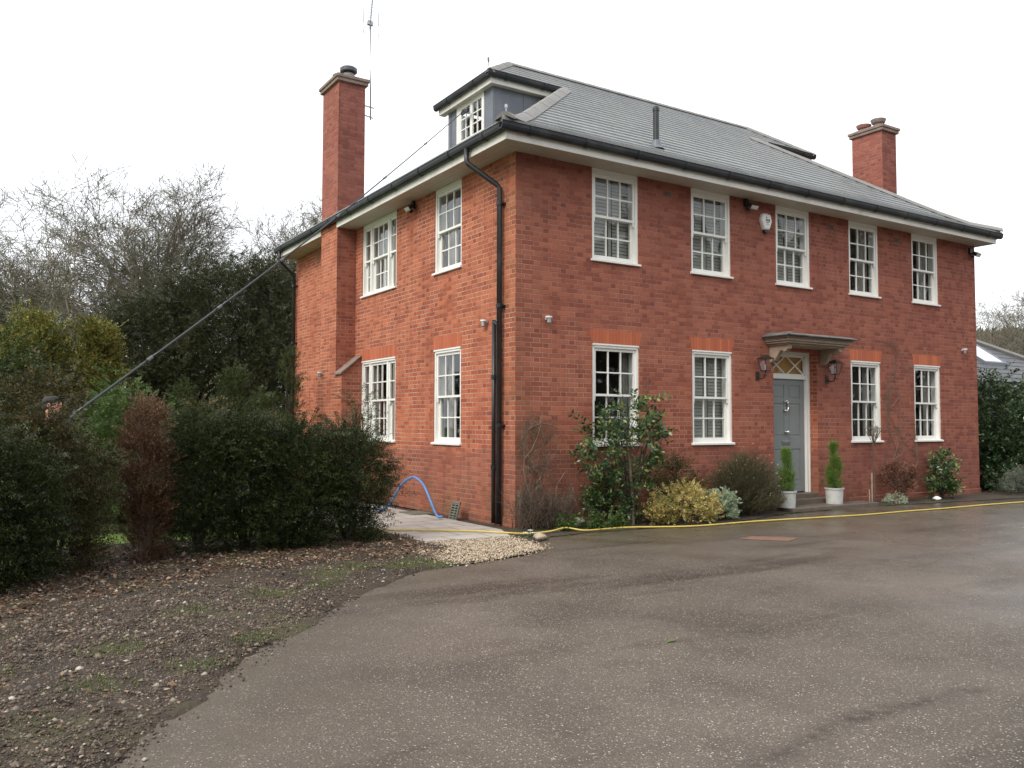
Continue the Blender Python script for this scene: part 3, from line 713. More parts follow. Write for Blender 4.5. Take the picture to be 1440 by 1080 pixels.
# eaves
XE, YE, OV = 12.85, 10.3, .43
m = MB()
for k, (o0, o1) in enumerate(((0, .19), (.195, .30), (.305, .43))):  # boarded soffit with open joints
    m.box(-o1, XE, -o1, -o0, H_, H_+.016); m.box(-o1, -o0, -o0+.0005, YE, H_+.0002, H_+.0162)
m.box(-.42, XE-.01, -.42, 0, H_+.017, H_+.022); m.box(-.42, 0, 0, YE-.01, H_+.017, H_+.022)
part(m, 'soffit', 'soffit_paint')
m = MB(); m.box(-OV-.018, XE+.018, -OV-.018, -OV, H_-.012, H_+.15); m.box(-OV-.018, -OV, -OV, 6.333, H_-.012, H_+.15); m.box(-OV-.018, -OV, 7.29, YE, H_-.012, H_+.15); m.box(XE, XE+.018, -OV, YE, H_-.012, H_+.15); m.box(-OV, XE, YE, YE+.018, H_-.012, H_+.15)
part(m, 'fascia', 'fascia_paint')
def gutter_run(p0, p1, out, name='gutter', parent=house, s=.9, mat='gutter_plastic'):
    """ogee-ish gutter: open trough profile swept from p0 to p1; out = outward unit vector"""
    p0 = Vector(p0); p1 = Vector(p1); o = Vector(out)
    prof = [(0, .06), (0, -.04), (.02, -.06), (.075, -.065), (.105, -.04), (.12, .0), (.125, .05), (.135, .06), (.128, .066), (.11, .04), (.09, -.02), (.06, -.045), (.012, -.04), (.012, .06)]
    m = MB(); n = len(prof); vs = []
    for p in (p0, p1):
        for a, b in prof: vs.append(tuple(p+o*a*s+Vector((0, 0, b*s))))
    m.add(vs, [(i, (i+1) % n, n+(i+1) % n, n+i) for i in range(n)]+[tuple(range(n)), tuple(range(n, 2*n))])
    d = (p1-p0); L = d.length; d.normalize()
    k = max(2, int(L/1.0))
    for i in range(k):
        c = p0+d*(L*(i+.5)/k); vs = []
        for q in (c-d*.03, c+d*.03):
            for a, b in [(-.002, .05), (-.002, -.05), (.02, -.072), (.08, -.076), (.115, -.045), (.132, .0), (.138, .055), (.12, .05)]: vs.append(tuple(q+o*a*s+Vector((0, 0, b*s))))
        m.add(vs, [(j, (j+1) % 8, 8+(j+1) % 8, 8+j) for j in range(8)]+[tuple(range(8)), tuple(range(8, 16))])
    return part(m, name, mat, parent)
GZ = 5.905
gutter_run((-.585, -.449, GZ), (XE+.13, -.449, GZ), (0, -1, 0))
gutter_run((-.449, -.447, GZ), (-.449, YE+.08, GZ), (-1, 0, 0))
gutter_run((XE+.019, -.445, GZ), (XE+.019, YE+.08, GZ), (1, 0, 0))

# roof
def prof(t):
    if t < 0: return 5.975+t*.3
    if t < 1.0: return 5.975+.42*t+.145*t*t
    return 6.54+.70*(t-1)
RX0, RX1, RY0 = -.52, 12.92, -.52
def slopes():
    m = MB(); att = []
    ts = list(np.linspace(-.03, 3.85, 21)) + list(np.linspace(3.85, 5.02, 7)[1:])
    DTT = 3.85
    def strip(f, a0, b0, a1, b1, t0, t1, k):
        z0, z1 = prof(t0), prof(t1)
        lo = .028
        vs = [f(a0, t0, z0+lo), f(b0, t0, z0+lo), f(b1, t1, z1), f(a1, t1, z1), f(a0, t0, z0-.006), f(b0, t0, z0-.006)]
        m.add(vs, [(0, 1, 2, 3), (4, 5, 1, 0)]); att.extend([k, k])
    for k in range(len(ts)-1):
        t0, t1 = ts[k], ts[k+1]
        def rangex(t):
            if t <= DTT: return RX0+t, RX1-t
            return 1.55+(t-DTT)*1.0, 10.95+.3-(t-DTT)
        r0, r1 = rangex(t0), rangex(t1)
        if abs(t1-DTT) < .2 and t0 < DTT <= t1+1e-9: t1 = DTT; r1 = (RX0+DTT, RX1-DTT)
        elif t0 < DTT+.17 and t0 > DTT-1e-9 and abs(t0-ts[k]) < 1e-9 and ts[k-1] < DTT: t0 = DTT; r0 = rangex(DTT+1e-6)
        strip(lambda a, t, z: (a, RY0+t, z), r0[0], r0[1], r1[0], r1[1], t0, t1, k); t1 = ts[k+1]
        t0 = ts[k]
        yb = lambda t: YE+.1-(prof(t)-5.975)/.58
        if t1 < 4.95:
            strip(lambda a, t, z: (RX0+t, a, z), RY0+t0, yb(t0), RY0+t1, yb(t1), t0, t1, k)
            strip(lambda a, t, z: (RX1-t, a, z), RY0+t0, yb(t0), RY0+t1, yb(t1), t0, t1, k)
    m.quad((RX0, YE+.1, 5.97), (RX1, YE+.1, 5.97), (RX1-5, 4.5, 9.34), (RX0+5, 4.5, 9.34)); att.append(0)
    # far halves of the dormer roofs
    m.quad((1.55, 5.62, 8.54), (4.5, 5.62, 8.54), (4.5, 4.48, 9.34), (2.7, 4.48, 9.34)); att.append(1)
    m.quad((11.25, 5.62, 8.54), (8.3, 5.62, 8.54), (8.3, 4.48, 9.34), (10.1, 4.48, 9.34)); att.append(1)
    m.quad((1.55, 3.33, 8.54), (1.55, 5.62, 8.54), (2.7, 4.48, 9.335), (2.7, 4.47, 9.335)); att.append(1)
    m.quad((11.25, 3.33, 8.54), (11.25, 5.62, 8.54), (10.1, 4.48, 9.335), (10.1, 4.47, 9.335)); att.append(1)
    me_o = part(m, 'roof', 'slate', recalc=False)
    return me_o, att
roof, att = slopes()
a = roof.data.attributes.new('course', 'FLOAT', 'FACE')
if len(roof.data.polygons) == len(att): a.data.foreach_set('value', np.array(att, np.float32))

def hip(pts, w, h, name='hip_tile', seg=.42, mat='hip_tile'):
    """saddle tiles laid end to end along a line"""
    m = MB(); P = [Vector(p) for p in pts]
    for i in range(len(P)-1):
        a, b = P[i], P[i+1]; d = (b-a).normalized(); s = d.cross(Vector((0, 0, 1))).normalized(); u = s.cross(d)
        vs = []
        for q, k, lift in ((a, 1., .004), (b+d*.01, .99, 0)):
            for t in (-1, -.6, -.2, .2, .6, 1): vs.append(tuple(q+s*w*t*k+u*(h*(1-abs(t)**1.6)*k-abs(t)*w*.42+lift)))
            for t in (1, 0, -1): vs.append(tuple(q+s*w*t*k*.9+u*(-abs(t)*w*.42-.01)))
        n = 9; m.add(vs, [(j, (j+1) % n, n+(j+1) % n, n+j) for j in range(n)]+[tuple(range(n)), tuple(range(n, 2*n))])
    return part(m, name, mat, roof)
def hp(s): return [( (RX0+t) if s else (RX1-t), RY0+t, prof(t)+.03+(.05*math.exp(-t*5))) for t in np.linspace(-.02, 3.88, 9)]
hip(hp(True), .17, .05); hip(hp(False), .17, .05)
hip([(1.5+t, 3.28+t, 8.51+.7*t+.02) for t in np.linspace(0, 1.2, 4)], .11, .05); hip([(11.3-t, 3.28+t, 8.51+.7*t+.02) for t in np.linspace(0, 1.2, 4)], .11, .05)
hip([(2.68+(10.12-2.68)*i/17, 4.49, 9.365) for i in range(18)], .10, .05, 'ridge_tile')

# dormers
def dormer(sx):
    X = (lambda x: x) if sx > 0 else (lambda x: 12.8-x)
    f = lambda x, y, z: (X(x), y, z)
    m = MB(f); y0, y1, xf = 3.5, 5.35, 1.72; zt = 8.36
    zr = lambda x: prof(x-RX0)
    m.add([(xf, y0, zr(xf)-.1), (xf, y0, zt), (3.12, y0, zt), (3.12, y0, zr(3.12)-.1), (xf, y1, zr(xf)-.1), (xf, y1, zt), (3.12, y1, zt), (3.12, y1, zr(3.12)-.1)], [(0, 1, 2, 3), (4, 5, 6, 7)])
    # face with a hole for the casement
    wy0, wy1, wz0, wz1 = 3.84, 4.98, 7.47, 8.34
    for a, b, c, d in ((y0, wy0, zr(xf)-.1, zt), (wy1, y1, zr(xf)-.1, zt), (wy0, wy1, zr(xf)-.1, wz0), (wy0, wy1, wz1, zt)):
        m.quad((xf, a, c), (xf, b, c), (xf, b, d), (xf, a, d))
    # welted joints in the lead
    for x in (2.45, 2.8): m.box(x, x+.03, y0-.014, y0, zr(x), zt)
    m.box(xf-.012, xf+.05, y0-.012, y0+.1, zr(xf)-.05, zt); m.box(xf-.012, xf, y1-.1, y1+.01, zr(xf)-.05, zt)
    m.box(xf-.1, xf, wy0-.1, wy1+.1, wz0-.11, wz0-.08)
    d = part(m, 'dormer', 'lead', recalc=False)
    m = MB(f)
    ft = .05
    m.box(xf-.015, xf+.07, wy0, wy0+ft, wz0, wz1); m.box(xf-.015, xf+.07, wy1-ft-.09, wy1, wz0, wz1); m.box(xf-.013, xf+.07, wy0, wy1, wz1-.05, wz1-.002); m.box(xf-.03, xf+.07, wy0, wy1, wz0, wz0+.05)
    part(m, 'dormer_frame', 'white_paint', d)
    ya, yb = wy0+ft, wy1-ft-.09; ym = (ya+yb)/2
    for a, b in ((ya+.004, ym-.004), (ym+.004, yb-.004)):
        m = MB(f); st = .045; z0, z1 = wz0+.052, wz1-.054; d0, d1 = xf-.01, xf+.03
        m.box(d0, d1, a, a+st, z0, z1); m.box(d0, d1, b-st, b, z0, z1); m.box(d0+.001, d1, a, b, z0+.001, z0+.05); m.box(d0+.001, d1, a, b, z1-.045, z1-.001)
        m.box(d0+.006, d1-.005, (a+b)/2-.011, (a+b)/2+.011, z0, z1)
        for j in (1, 2): z = z0+.05+(z1-z0-.095)*j/3; m.box(d0+.008, d1-.007, a+st, b-st, z-.011, z+.011)
        part(m, 'casement', 'white_paint', d)
        g = MB(f); g.quad((xf+.01, a+st, z0), (xf+.01, b-st, z0), (xf+.01, b-st, z1), (xf+.01, a+st, z1)); part(g, 'pane', 'glass', d)
    m = MB(f); ex, e0, e1 = 1.60, 3.37, 5.58
    m.box(ex, 3.35, e0, y0+.02, zt-.03, zt-.012); m.box(ex, xf+.02, y0+.02, e1, zt-.03, zt-.0125)
    part(m, 'dormer_soffit', 'soffit_paint', d)
    m = MB(f); m.box(ex-.015, 3.25, e0-.015, e0, zt-.035, zt+.11); m.box(ex-.015, ex, e0, e1, zt-.035, zt+.11)
    part(m, 'dormer_fascia', 'fascia_paint', d)
    o = (-1 if sx > 0 else 1)
    gutter_run(f(ex-.14, e0-.016, zt+.125), f(3.28, e0-.016, zt+.125), (0, -1, 0), 'dormer_gutter', d)
    gutter_run(f(ex-.016, e0-.014, zt+.125), f(ex-.016, e1+.05, zt+.125), (o, 0, 0), 'dormer_gutter', d)
    m = MB(f); m.tube([(3.2, e0-.07, zt+.1), (3.2, e0-.05, zt-.02), (3.26, e0-.02, zt-.14)], .035, 8); part(m, 'spout', 'black_plastic', d)
dormer(1); dormer(-1)
# lightning finial on the dormer corner, mortar stop-end at the hip foot
m = MB(); m.tube([(1.5, 3.3, 8.6), (1.49, 3.3, 8.72)], .008, 6); m.tube([(1.49, 3.3, 8.70), (1.485, 3.3, 8.78)], .02, 6); part(m, 'finial', 'lead')
m = MB(); m.tube([(-.46, -.46, 6.0), (-.47, -.47, 6.22)], .009, 6); m.tube([(-.47, -.47, 6.18), (-.47, -.47, 6.23)], .02, 6); m.tube([(-.47, -.47, 6.02), (-.47, -.47, 6.06)], .03, 6); part(m, 'finial', 'steel')
m = MB(); m.box(-.56, -.34, -.54, -.4, 5.97, 6.06); m.box(-.5, -.3, -.5, -.36, 6.03, 6.1); part(m, 'hip_stop', 'hip_tile', bevel=.03)

# vent pipe through the roof
m = MB(); m.lathe((3.33, .5, 0), [(0, 6.5), (.055, 6.5), (.055, 7.2), (.063, 7.2), (.063, 7.25), (.05, 7.28), (0, 7.29)], 16); vp = part(m, 'vent_pipe', 'black_plastic', smooth=False)
m = MB(); m.lathe((3.33, .5, 0), [(.15, 6.50), (.10, 6.56), (.07, 6.66), (.056, 6.67)], 16); part(m, 'flashing', 'lead', vp)

# chimneys
def pot(c, r, h, mat, bowl=False):
    m = MB()
    if bowl: pr = [(r*.62, -.05), (r*.66, h*.35), (r*.95, h*.55), (r*1.12, h*.95), (r*1.08, h), (r*.85, h), (r*.6, h*.6)]
    else: pr = [(r*.9, -.05), (r*.95, h*.5), (r*.8, h*.9), (r*.8, h)]
    m.lathe(c, pr, 18); return m
def stack(x0, x1, y0, y1, zb, zt, lbl):
    m = MB(); m.box(x0, x1, y0, y1, zb, zt); ch = part(m, 'chimney', 'brick_stack', label=lbl)
    m = MB(); m.box(x0-.055, x1+.055, y0-.055, y1+.055, zt-.0, zt+.075); m.box(x0-.08, x1+.08, y0-.08, y1+.08, zt+.075, zt+.145)
    m.add([(x0-.06, y0-.06, zt+.144), (x1+.06, y0-.06, zt+.144), (x1+.06, y1+.06, zt+.144), (x0-.06, y1+.06, zt+.144), (x0+.1, y0+.1, zt+.22), (x1-.1, y0+.1, zt+.22), (x1-.1, y1-.1, zt+.22), (x0+.1, y1-.1, zt+.22)], [(4, 5, 6, 7), (0, 1, 5, 4), (1, 2, 6, 5), (2, 3, 7, 6), (3, 0, 4, 7)])
    part(m, 'cap', 'stack_cap', ch, bevel=.012); return ch
cl = stack(-.432, .172, 6.333, 7.29, 5.871, 8.93, 'tall brick chimney stack with two cowls')
for y in (6.58, 7.03):
    part(pot((-.12, y, 9.13), .15, .1, ''), 'chimney_pot', 'hip_tile', cl)
    m = MB(); c = (-.12, y, 9.2); m.lathe(c, [(0, .0), (.09, 0), (.09, .06)], 12); m.lathe(c, [(.17, .06), (.185, .07), (.19, .14), (.15, .17), (0, .19)], 20); m.lathe(c, [(.17, .06), (.1, .055), (0, .05)], 20)
    part(m, 'cowl', 'cowl_metal', cl, smooth=False)
cr = stack(12.28, 12.87, 2.0, 2.86, 5.9, 9.0, 'square brick chimney stack with two flared clay pots')
part(pot((12.5, 2.24, 9.18), .17, .2, '', True), 'chimney_pot', 'pot_grey', cr); part(pot((12.5, 2.66, 9.18), .17, .17, '', True), 'chimney_pot', 'terracotta', cr)
# chimney breast up the end wall with a tiled shoulder
m = MB(); m.box(-.43, .01, 6.333, 7.29, -.03, 5.87)
m.prism([(-.4295, 5.98, -.03), (0.01, 5.98, -.03), (0.01, 5.98, 2.98), (-.4295, 5.98, 2.62)], (0, .355, 0))
m.prism([(-.4295, 7.285, -.03), (0.01, 7.285, -.03), (0.01, 7.285, 2.98), (-.4295, 7.285, 2.62)], (0, .355, 0))
br_ = part(m, 'chimney_breast', 'brick')
m = MB()
for i, (a, b) in enumerate(((0, .45), (.42, .85), (.8, 1.08))):
    xa, xb = -.47+.44*a, -.47+.44*b
    for j, (ya, yb) in enumerate(((5.93, 6.1), (6.105, 6.335))):
        z0 = 2.60+(xa+.47)*.84; z1 = 2.60+(xb+.47)*.84; e = .03-.006*i
        m.prism([(xa, ya, z0), (xb, ya, z1), (xb, ya, z1+e), (xa, ya, z0+e+.012)], (0, yb-ya, 0))
part(m, 'shoulder_tile', 'stack_cap', br_, bevel=.004)
# lead flashing where the big stack meets the roof
m = MB(); m.box(-.45, .19, 6.318, 6.333, 5.9, 6.12); m.box(-.1, .19, 6.315, 6.334, 6.1, 6.32); part(m, 'flashing', 'lead', cl)

# downpipes
def pipe_run(pts, r, collars, name='downpipe', far=False):
    m = MB(); m.tube(pts, r, 10); dp = part(m, name, 'black_plastic', smooth=True)
    m = MB()
    for c in collars:
        m.lathe((pts[-1][0], pts[-1][1], c), [(r, -.03), (r+.012, -.03), (r+.012, .03), (r, .03)], 10); m.box(pts[-1][0], -.0, pts[-1][1]-r-.03, pts[-1][1]+r+.03, c-.012, c+.012)
    part(m, 'pipe_clip', 'black_plastic', dp)
yp = .34
pipe_run([(-.51, .62, 5.86), (-.51, .62, 5.66), (-.49, .60, 5.62), (-.11, yp+.03, 5.30), (-.075, yp, 5.24), (-.075, yp, .04)], .042, [5.0, 3.4, 1.55])
pipe_run([(-.07, .505, 3.19), (-.07, .505, .04)], .034, [2.3, .9])
m = MB(); m.tube([(-.07, .505, 3.17), (-.07, .43, 3.13), (-.075, yp, 3.08)], .03, 8); part(m, 'pipe_branch', 'black_plastic')
pipe_run([(-.51, 10.05, 5.86), (-.51, 10.05, 5.62), (-.12, 10.18, 5.33), (-.09, 10.2, 5.28), (-.09, 10.2, .0)], .04, [5.05, 3.6])

# entrance
rec = .19
m = MB(); m.box(DX0+.001, DX0+.095, rec, rec+.1, .25, DT); m.box(DX1-.095, DX1-.001, rec, rec+.1, .25, DT); m.box(DX0+.095, DX1-.095, rec+.001, rec+.1, 2.91, DT-.001)
m.box(DX0+.095, DX1-.095, rec-.012, rec+.1, 2.455, 2.535); m.box(DX1-.115, DX1-.095, rec+.015, rec+.09, .25, 2.455); m.box(DX1-.035, DX1-.002, rec-.014, rec, .25, DT); m.box(DX0+.002, DX0+.035, rec-.014, rec, .25, DT)
df = part(m, 'door_frame', 'white_paint', bevel=.004)
m = MB(); a, b, z0, z1 = DX0+.095, DX1-.095, 2.535, 2.91
m.box(a, b, rec+.03, rec+.06, z0, z0+.025); m.box(a, b, rec+.03, rec+.06, z1-.025, z1); m.box(a, a+.025, rec+.03, rec+.06, z0, z1); m.box(b-.025, b, rec+.03, rec+.06, z0, z1)
wd = (b-a)/2
for i in range(2):
    for s in (0, 1):
        xa, xb = a+i*wd, a+(i+1)*wd; za, zb = (z0, z1) if s == 0 else (z1, z0)
        dx, dz = xb-xa, zb-za; L = math.hypot(dx, dz); nx, nz = -dz/L*.011, dx/L*.011
        m.prism([(xa+nx, rec+.035+s*.001, za+nz), (xb+nx, rec+.035+s*.001, zb+nz), (xb-nx, rec+.035+s*.001, zb-nz), (xa-nx, rec+.035+s*.001, za-nz)], (0, .02, 0))
part(m, 'fanlight', 'white_paint', df)
g = MB(); g.quad((a, rec+.05, z0), (b, rec+.05, z0), (b, rec+.05, z1), (a, rec+.05, z1)); part(g, 'pane', 'glass', df)
g = MB(); g.box(a-.05, b+.05, rec+.11, rec+.115, z0-.05, z1+.05); part(g, 'fanlight_panel', 'amber_panel', df)  # amber panel added behind the glass to tint the fanlight yellow
# door leaf
lx0, lx1, lz0, lz1 = DX0+.097, DX1-.117, .27, 2.453; dy = rec+.035
m = MB(); m.box(lx0, lx1, dy+.012, dy+.045, lz0, lz1)
st = .12; mid = (lx0+lx1)/2
rails = [(lz0, lz0+.2), (1.10, 1.34), (1.98, 2.07), (lz1-.12, lz1)]
for s0, s1 in ((lx0, lx0+st), (lx1-st, lx1), (mid-st/2, mid+st/2)): m.box(s0, s1, dy, dy+.012, lz0, lz1)
for r0_, r1_ in rails:
    for p0, p1 in ((lx0+st, mid-st/2), (mid+st/2, lx1-st)): m.box(p0, p1, dy, dy+.012, r0_, r1_)
for (q0, q1) in ((rails[0][1], rails[1][0]), (rails[1][1], rails[2][0]), (rails[2][1], rails[3][0])):
    for p0, p1 in ((lx0+st, mid-st/2), (mid+st/2, lx1-st)): m.box(p0+.035, p1-.035, dy+.004, dy+.0125, q0+.035, q1-.035)
door = part(m, 'door', 'door_paint', bevel=.006)
m = MB(); kx, kz = 6.37, 1.93
cur = []
for i in range(17):   # letter-S shaped knocker
    t = i/16; a = t*2-1; kk = [(-.045, .085), (.0, .105), (.035, .10), (.03, .06), (.05, .02), (.05, -.03), (.02, -.08), (-.02, -.095), (-.045, -.085)]; u_ = t*8; k0 = min(7, int(u_)); fr_ = u_-k0
    cur.append((kx+kk[k0][0]*(1-fr_)+kk[k0+1][0]*fr_, dy-.035, kz+kk[k0][1]*(1-fr_)+kk[k0+1][1]*fr_))
m.tube(cur, [.015+.008*math.sin(math.pi*i/16) for i in range(17)], 8); m.lathe((0, 0, 0), [(0, 0)], 3)
m.tube([(kx-.045, dy, kz+.085), (kx-.045, dy-.05, kz+.085)], .018, 8); m.tube([(kx-.045, dy, kz-.085), (kx-.045, dy-.05, kz-.085)], .016, 8)
part(m, 'knocker', 'chrome', door, smooth=True)
m = MB(); kc = (6.37, dy-.05, 1.425); vs = []
for i in range(9):
    for j in range(14): ph = math.pi*i/8; th = 2*math.pi*j/14; vs.append((kc[0]+.042*math.sin(ph)*math.cos(th), kc[1]+.034*math.cos(ph), kc[2]+.042*math.sin(ph)*math.sin(th)))
m.add(vs, [(i*14+j, i*14+(j+1) % 14, (i+1)*14+(j+1) % 14, (i+1)*14+j) for i in range(8) for j in range(14)]); m.tube([(6.37, dy, 1.425), (6.37, dy-.03, 1.425)], .03, 12); part(m, 'knob', 'chrome', door, smooth=True)
m = MB(); m.tube([(6.37, dy+.001, 1.76), (6.37, dy-.008, 1.76)], .012, 10); part(m, 'spyhole', 'chrome', door)
m = MB(); m.box(6.25, 6.49, dy-.008, dy, 1.175, 1.265); m.box(6.275, 6.465, dy-.014, dy-.008, 1.195, 1.245); part(m, 'letterbox', 'steel', door, bevel=.003)
m = MB(); m.box(DX0+.0, DX1-.0, .0, .32, -.02, .252); m.box(DX0-.28, DX1+.3, -.2, -.001, -.02, .165); st_ = part(m, 'doorstep', 'step_stone', bevel=.012)
m = MB(); m.box(5.45, 7.95, -.68, -.2005, -.02, .075); part(m, 'step_slab', 'step_stone', bevel=.01)

# canopy on scrolled brackets
m = MB()
cx0, cx1, cy = 5.58, 7.36, -.50
for (o, z0, z1) in ((.0, 3.07, 3.105), (.03, 3.105, 3.16), (.055, 3.16, 3.185)): m.box(cx0-o, cx1+o, cy-o, 0, z0+(.001 if o else 0), z1)
m.box(cx0+.06, cx1-.06, cy+.06, 0, 3.035, 3.07)
can = part(m, 'canopy', 'timber_old', bevel=.006)
m = MB(); o = .11
vs = [(cx0-o, cy-o, 3.185), (cx1+o, cy-o, 3.185), (cx1+o, 0, 3.185), (cx0-o, 0, 3.185), (cx0-o, cy-o, 3.215), (cx1+o, cy-o, 3.215), (cx1+o, 0, 3.225), (cx0-o, 0, 3.225), (cx0+.1, -.12, 3.285), (cx1-.1, -.12, 3.285), (cx1-.1, 0, 3.30), (cx0+.1, 0, 3.30)]
m.add(vs, [(0, 1, 2, 3), (0, 1, 5, 4), (1, 2, 6, 5), (3, 0, 4, 7), (4, 5, 9, 8), (5, 6, 10, 9), (10, 9, 8, 11), (6, 10, 11, 7), (7, 11, 8, 4)])
part(m, 'canopy_roof', 'lead_dark', can)
m = MB()
for i in range(14):
    x = cx0-o+i*(cx1-cx0+2*o)/14; w = (cx1-cx0+2*o)/14-.008; d = random.uniform(-.01, .01)
    m.add([(x, cy-o-.015+d, 3.216), (x+w, cy-o-.015+d, 3.216), (x+w, cy-o+.16, 3.262), (x, cy-o+.16, 3.262), (x, cy-o-.015+d, 3.203), (x+w, cy-o-.015+d, 3.203)], [(0, 1, 2, 3), (4, 5, 1, 0)])
for j in range(3):
    y = cy-o+j*.2
    m.add([(cx0-o-.015, y, 3.218), (cx0-o-.015, y+.19, 3.22), (cx0+.06, y+.19, 3.272), (cx0+.06, y, 3.268), (cx0-o-.015, y, 3.200), (cx0-o-.015, y+.19, 3.202)], [(0, 1, 2, 3), (4, 5, 1, 0)])
part(m, 'canopy_slate', 'slate', can, recalc=False)
def bracket(x):
    P = [(0, 3.034), (-.44, 3.034), (-.44, 2.965), (-.40, 2.955), (-.375, 2.925), (-.33, 2.915), (-.30, 2.94), (-.265, 2.945), (-.22, 2.90), (-.17, 2.83), (-.12, 2.765), (-.07, 2.735), (0, 2.735)]
    m = MB(); m.prism([(x, p[0], p[1]) for p in P], (.1, 0, 0)); part(m, 'bracket', 'timber_old', can, bevel=.006)
bracket(5.67); bracket(7.13)

# ------------------------------------------------------------------ things fixed to the house
def lantern(x, lab):
    e = empty('wall_lantern', (x, 0, 2.45), lab, 'wall lantern', 'lanterns either side of the front door')
    z = 0; y = -.2
    m = MB(); m.lathe((0, -.012, -.0), [(0, 0)], 3); m.box(-.045, .045, -.02, -.0, -.06, .1); o = m.build('backplate', 'dark_bronze', bevel=.006); o.parent = e
    m = MB(); m.tube([(0, -.015, .0), (0, -.09, -.035), (0, -.17, -.02), (0, -.2, .05), (0, -.2, .10)], .012, 8); m.tube([(0, -.2, .02), (0, -.2, .05)], .03, 8); o = m.build('arm', 'dark_bronze', smooth=True); o.parent = e
    m = MB(); a, b = .055, .10
    m.box(-a, a, y-a, y+a, .10, .115)
    for sx in (-1, 1):
        for sy in (-1, 1): m.tube([(sx*a*.95, y+sy*a*.95, .11), (sx*b, y+sy*b, .32)], .007, 5)
    m.box(-b-.01, b+.01, y-b-.01, y+b+.01, .32, .332)
    m.add([(-b-.01, y-b-.01, .332), (b+.01, y-b-.01, .332), (b+.01, y+b+.01, .332), (-b-.01, y+b+.01, .332), (-.03, y-.03, .39), (.03, y-.03, .39), (.03, y+.03, .39), (-.03, y+.03, .39)], [(0, 1, 5, 4), (1, 2, 6, 5), (2, 3, 7, 6), (3, 0, 4, 7), (4, 5, 6, 7)])
    o = m.build('cage', 'dark_bronze'); o.parent = e
    m = MB(); q = [(-a*.9, y-a*.9, .115), (a*.9, y-a*.9, .115), (a*.9, y+a*.9, .115), (-a*.9, y+a*.9, .115), (-b*.95, y-b*.95, .318), (b*.95, y-b*.95, .318), (b*.95, y+b*.95, .318), (-b*.95, y+b*.95, .318)]
    m.add(q, [(0, 1, 5, 4), (1, 2, 6, 5), (2, 3, 7, 6), (3, 0, 4, 7)]); o = m.build('lamp_glass', 'glass'); o.parent = e
    m = MB(); m.lathe((0, y, .12), [(.012, 0), (.012, .05), (.016, .07), (.012, .1), (0, .105)], 10); o = m.build('bulb', 'frosted', smooth=True); o.parent = e
lantern(5.33, 'dark metal lantern on the brick wall left of the grey front door')
lantern(7.33, 'dark metal lantern on the brick wall right of the grey front door')

def spot_light(loc, n, lab):
    """little white downlight with a flat cap"""
    e = empty('wall_light', loc, lab, 'wall light', 'small white downlights on the walls')
    rz = math.atan2(n[1], n[0])+math.pi/2
    e.rotation_euler = (0, 0, rz)
    m = MB(); m.box(-.02, .02, -.035, .0, -.01, .03); m.lathe((0, -.065, 0), [(0, .045), (.055, .04), (.055, .015), (.04, .01)], 14); o = m.build('cap', 'alarm_white'); o.parent = e
    m = MB(); m.lathe((0, -.065, 0), [(.036, .012), (.036, -.06), (.03, -.075), (0, -.075)], 14); o = m.build('lamp_body', 'steel'); o.parent = e
spot_light((0, .825, 3.19), (-1, 0), 'small pale downlight on the end wall left of the black downpipe')
spot_light((.577, 0, 3.20), (0, -1), 'small pale downlight on the entrance front near the house corner')
spot_light((12.15, 0, 3.27), (0, -1), 'small pale downlight at the far right end of the entrance front')
spot_light((-.43, 7.12, 2.66), (-1, 0), 'small pale downlight on the chimney breast of the end wall')

def flood(loc, n, lab):
    e = empty('floodlight', loc, lab, 'floodlight', 'black floodlights under the eaves')
    e.rotation_euler = (0, 0, math.atan2(n[1], n[0])+math.pi/2)
    m = MB(); m.box(-.04, .04, -.05, 0, -.02, .12); m.tube([(0, -.03, .0), (0, -.1, -.02)], .02, 8); m.tube([(0, -.05, -.06), (.02, -.09, -.10)], .03, 8); o = m.build('mount', 'black_plastic'); o.parent = e
    c, s = math.cos(R(35)), math.sin(R(35))
    f = lambda x, y, z: (x+.06, -.14+y*c-z*s, -.03+y*s+z*c)
    m = MB(f); m.box(-.1, .1, -.05, .06, -.035, .04); o = m.build('housing', 'black_plastic', bevel=.01); o.parent = e
    m = MB(f); m.box(-.085, .085, -.062, .03, -.041, -.035); m.box(-.085, .085, -.056, -.0505, -.03, .03); o = m.build('lens', 'frosted'); o.parent = e
flood((5.05, 0, 5.62), (0, -1), 'black floodlight under the eaves beside the white alarm box')
flood((0, 3.5, 5.62), (-1, 0), 'black floodlight under the eaves between the end wall windows')
flood((12.55, 0, 5.55), (0, -1), 'black floodlight under the eaves at the far right corner')

e = empty('alarm_box', (5.575, 0, 5.36), 'white shield-shaped burglar alarm box with black base on the brick front', 'alarm box')
def hexpts(k, y): return [(x*k, y, z*k) for x, z in ((-.11, .16), (0, .175), (.11, .16), (.145, .03), (.07, -.14), (-.07, -.14), (-.145, .03))]
m = MB(); n = 7; vs = hexpts(1, 0)+hexpts(1, -.05)+hexpts(.86, -.075); m.add(vs, [(i, (i+1) % n, n+(i+1) % n, n+i) for i in range(n)]+[(n+i, n+(i+1) % n, 2*n+(i+1) % n, 2*n+i) for i in range(n)]+[tuple(range(2*n, 3*n))]); o = m.build('cover', 'alarm_white', bevel=.008); o.parent = e
m = MB(); m.prism([(-.07, -.005, -.14), (.07, -.005, -.14), (.045, -.005, -.20), (-.045, -.005, -.20)], (0, -.055, 0)); o = m.build('beacon', 'black_plastic', bevel=.008); o.parent = e
m = MB(); yy = -.0775
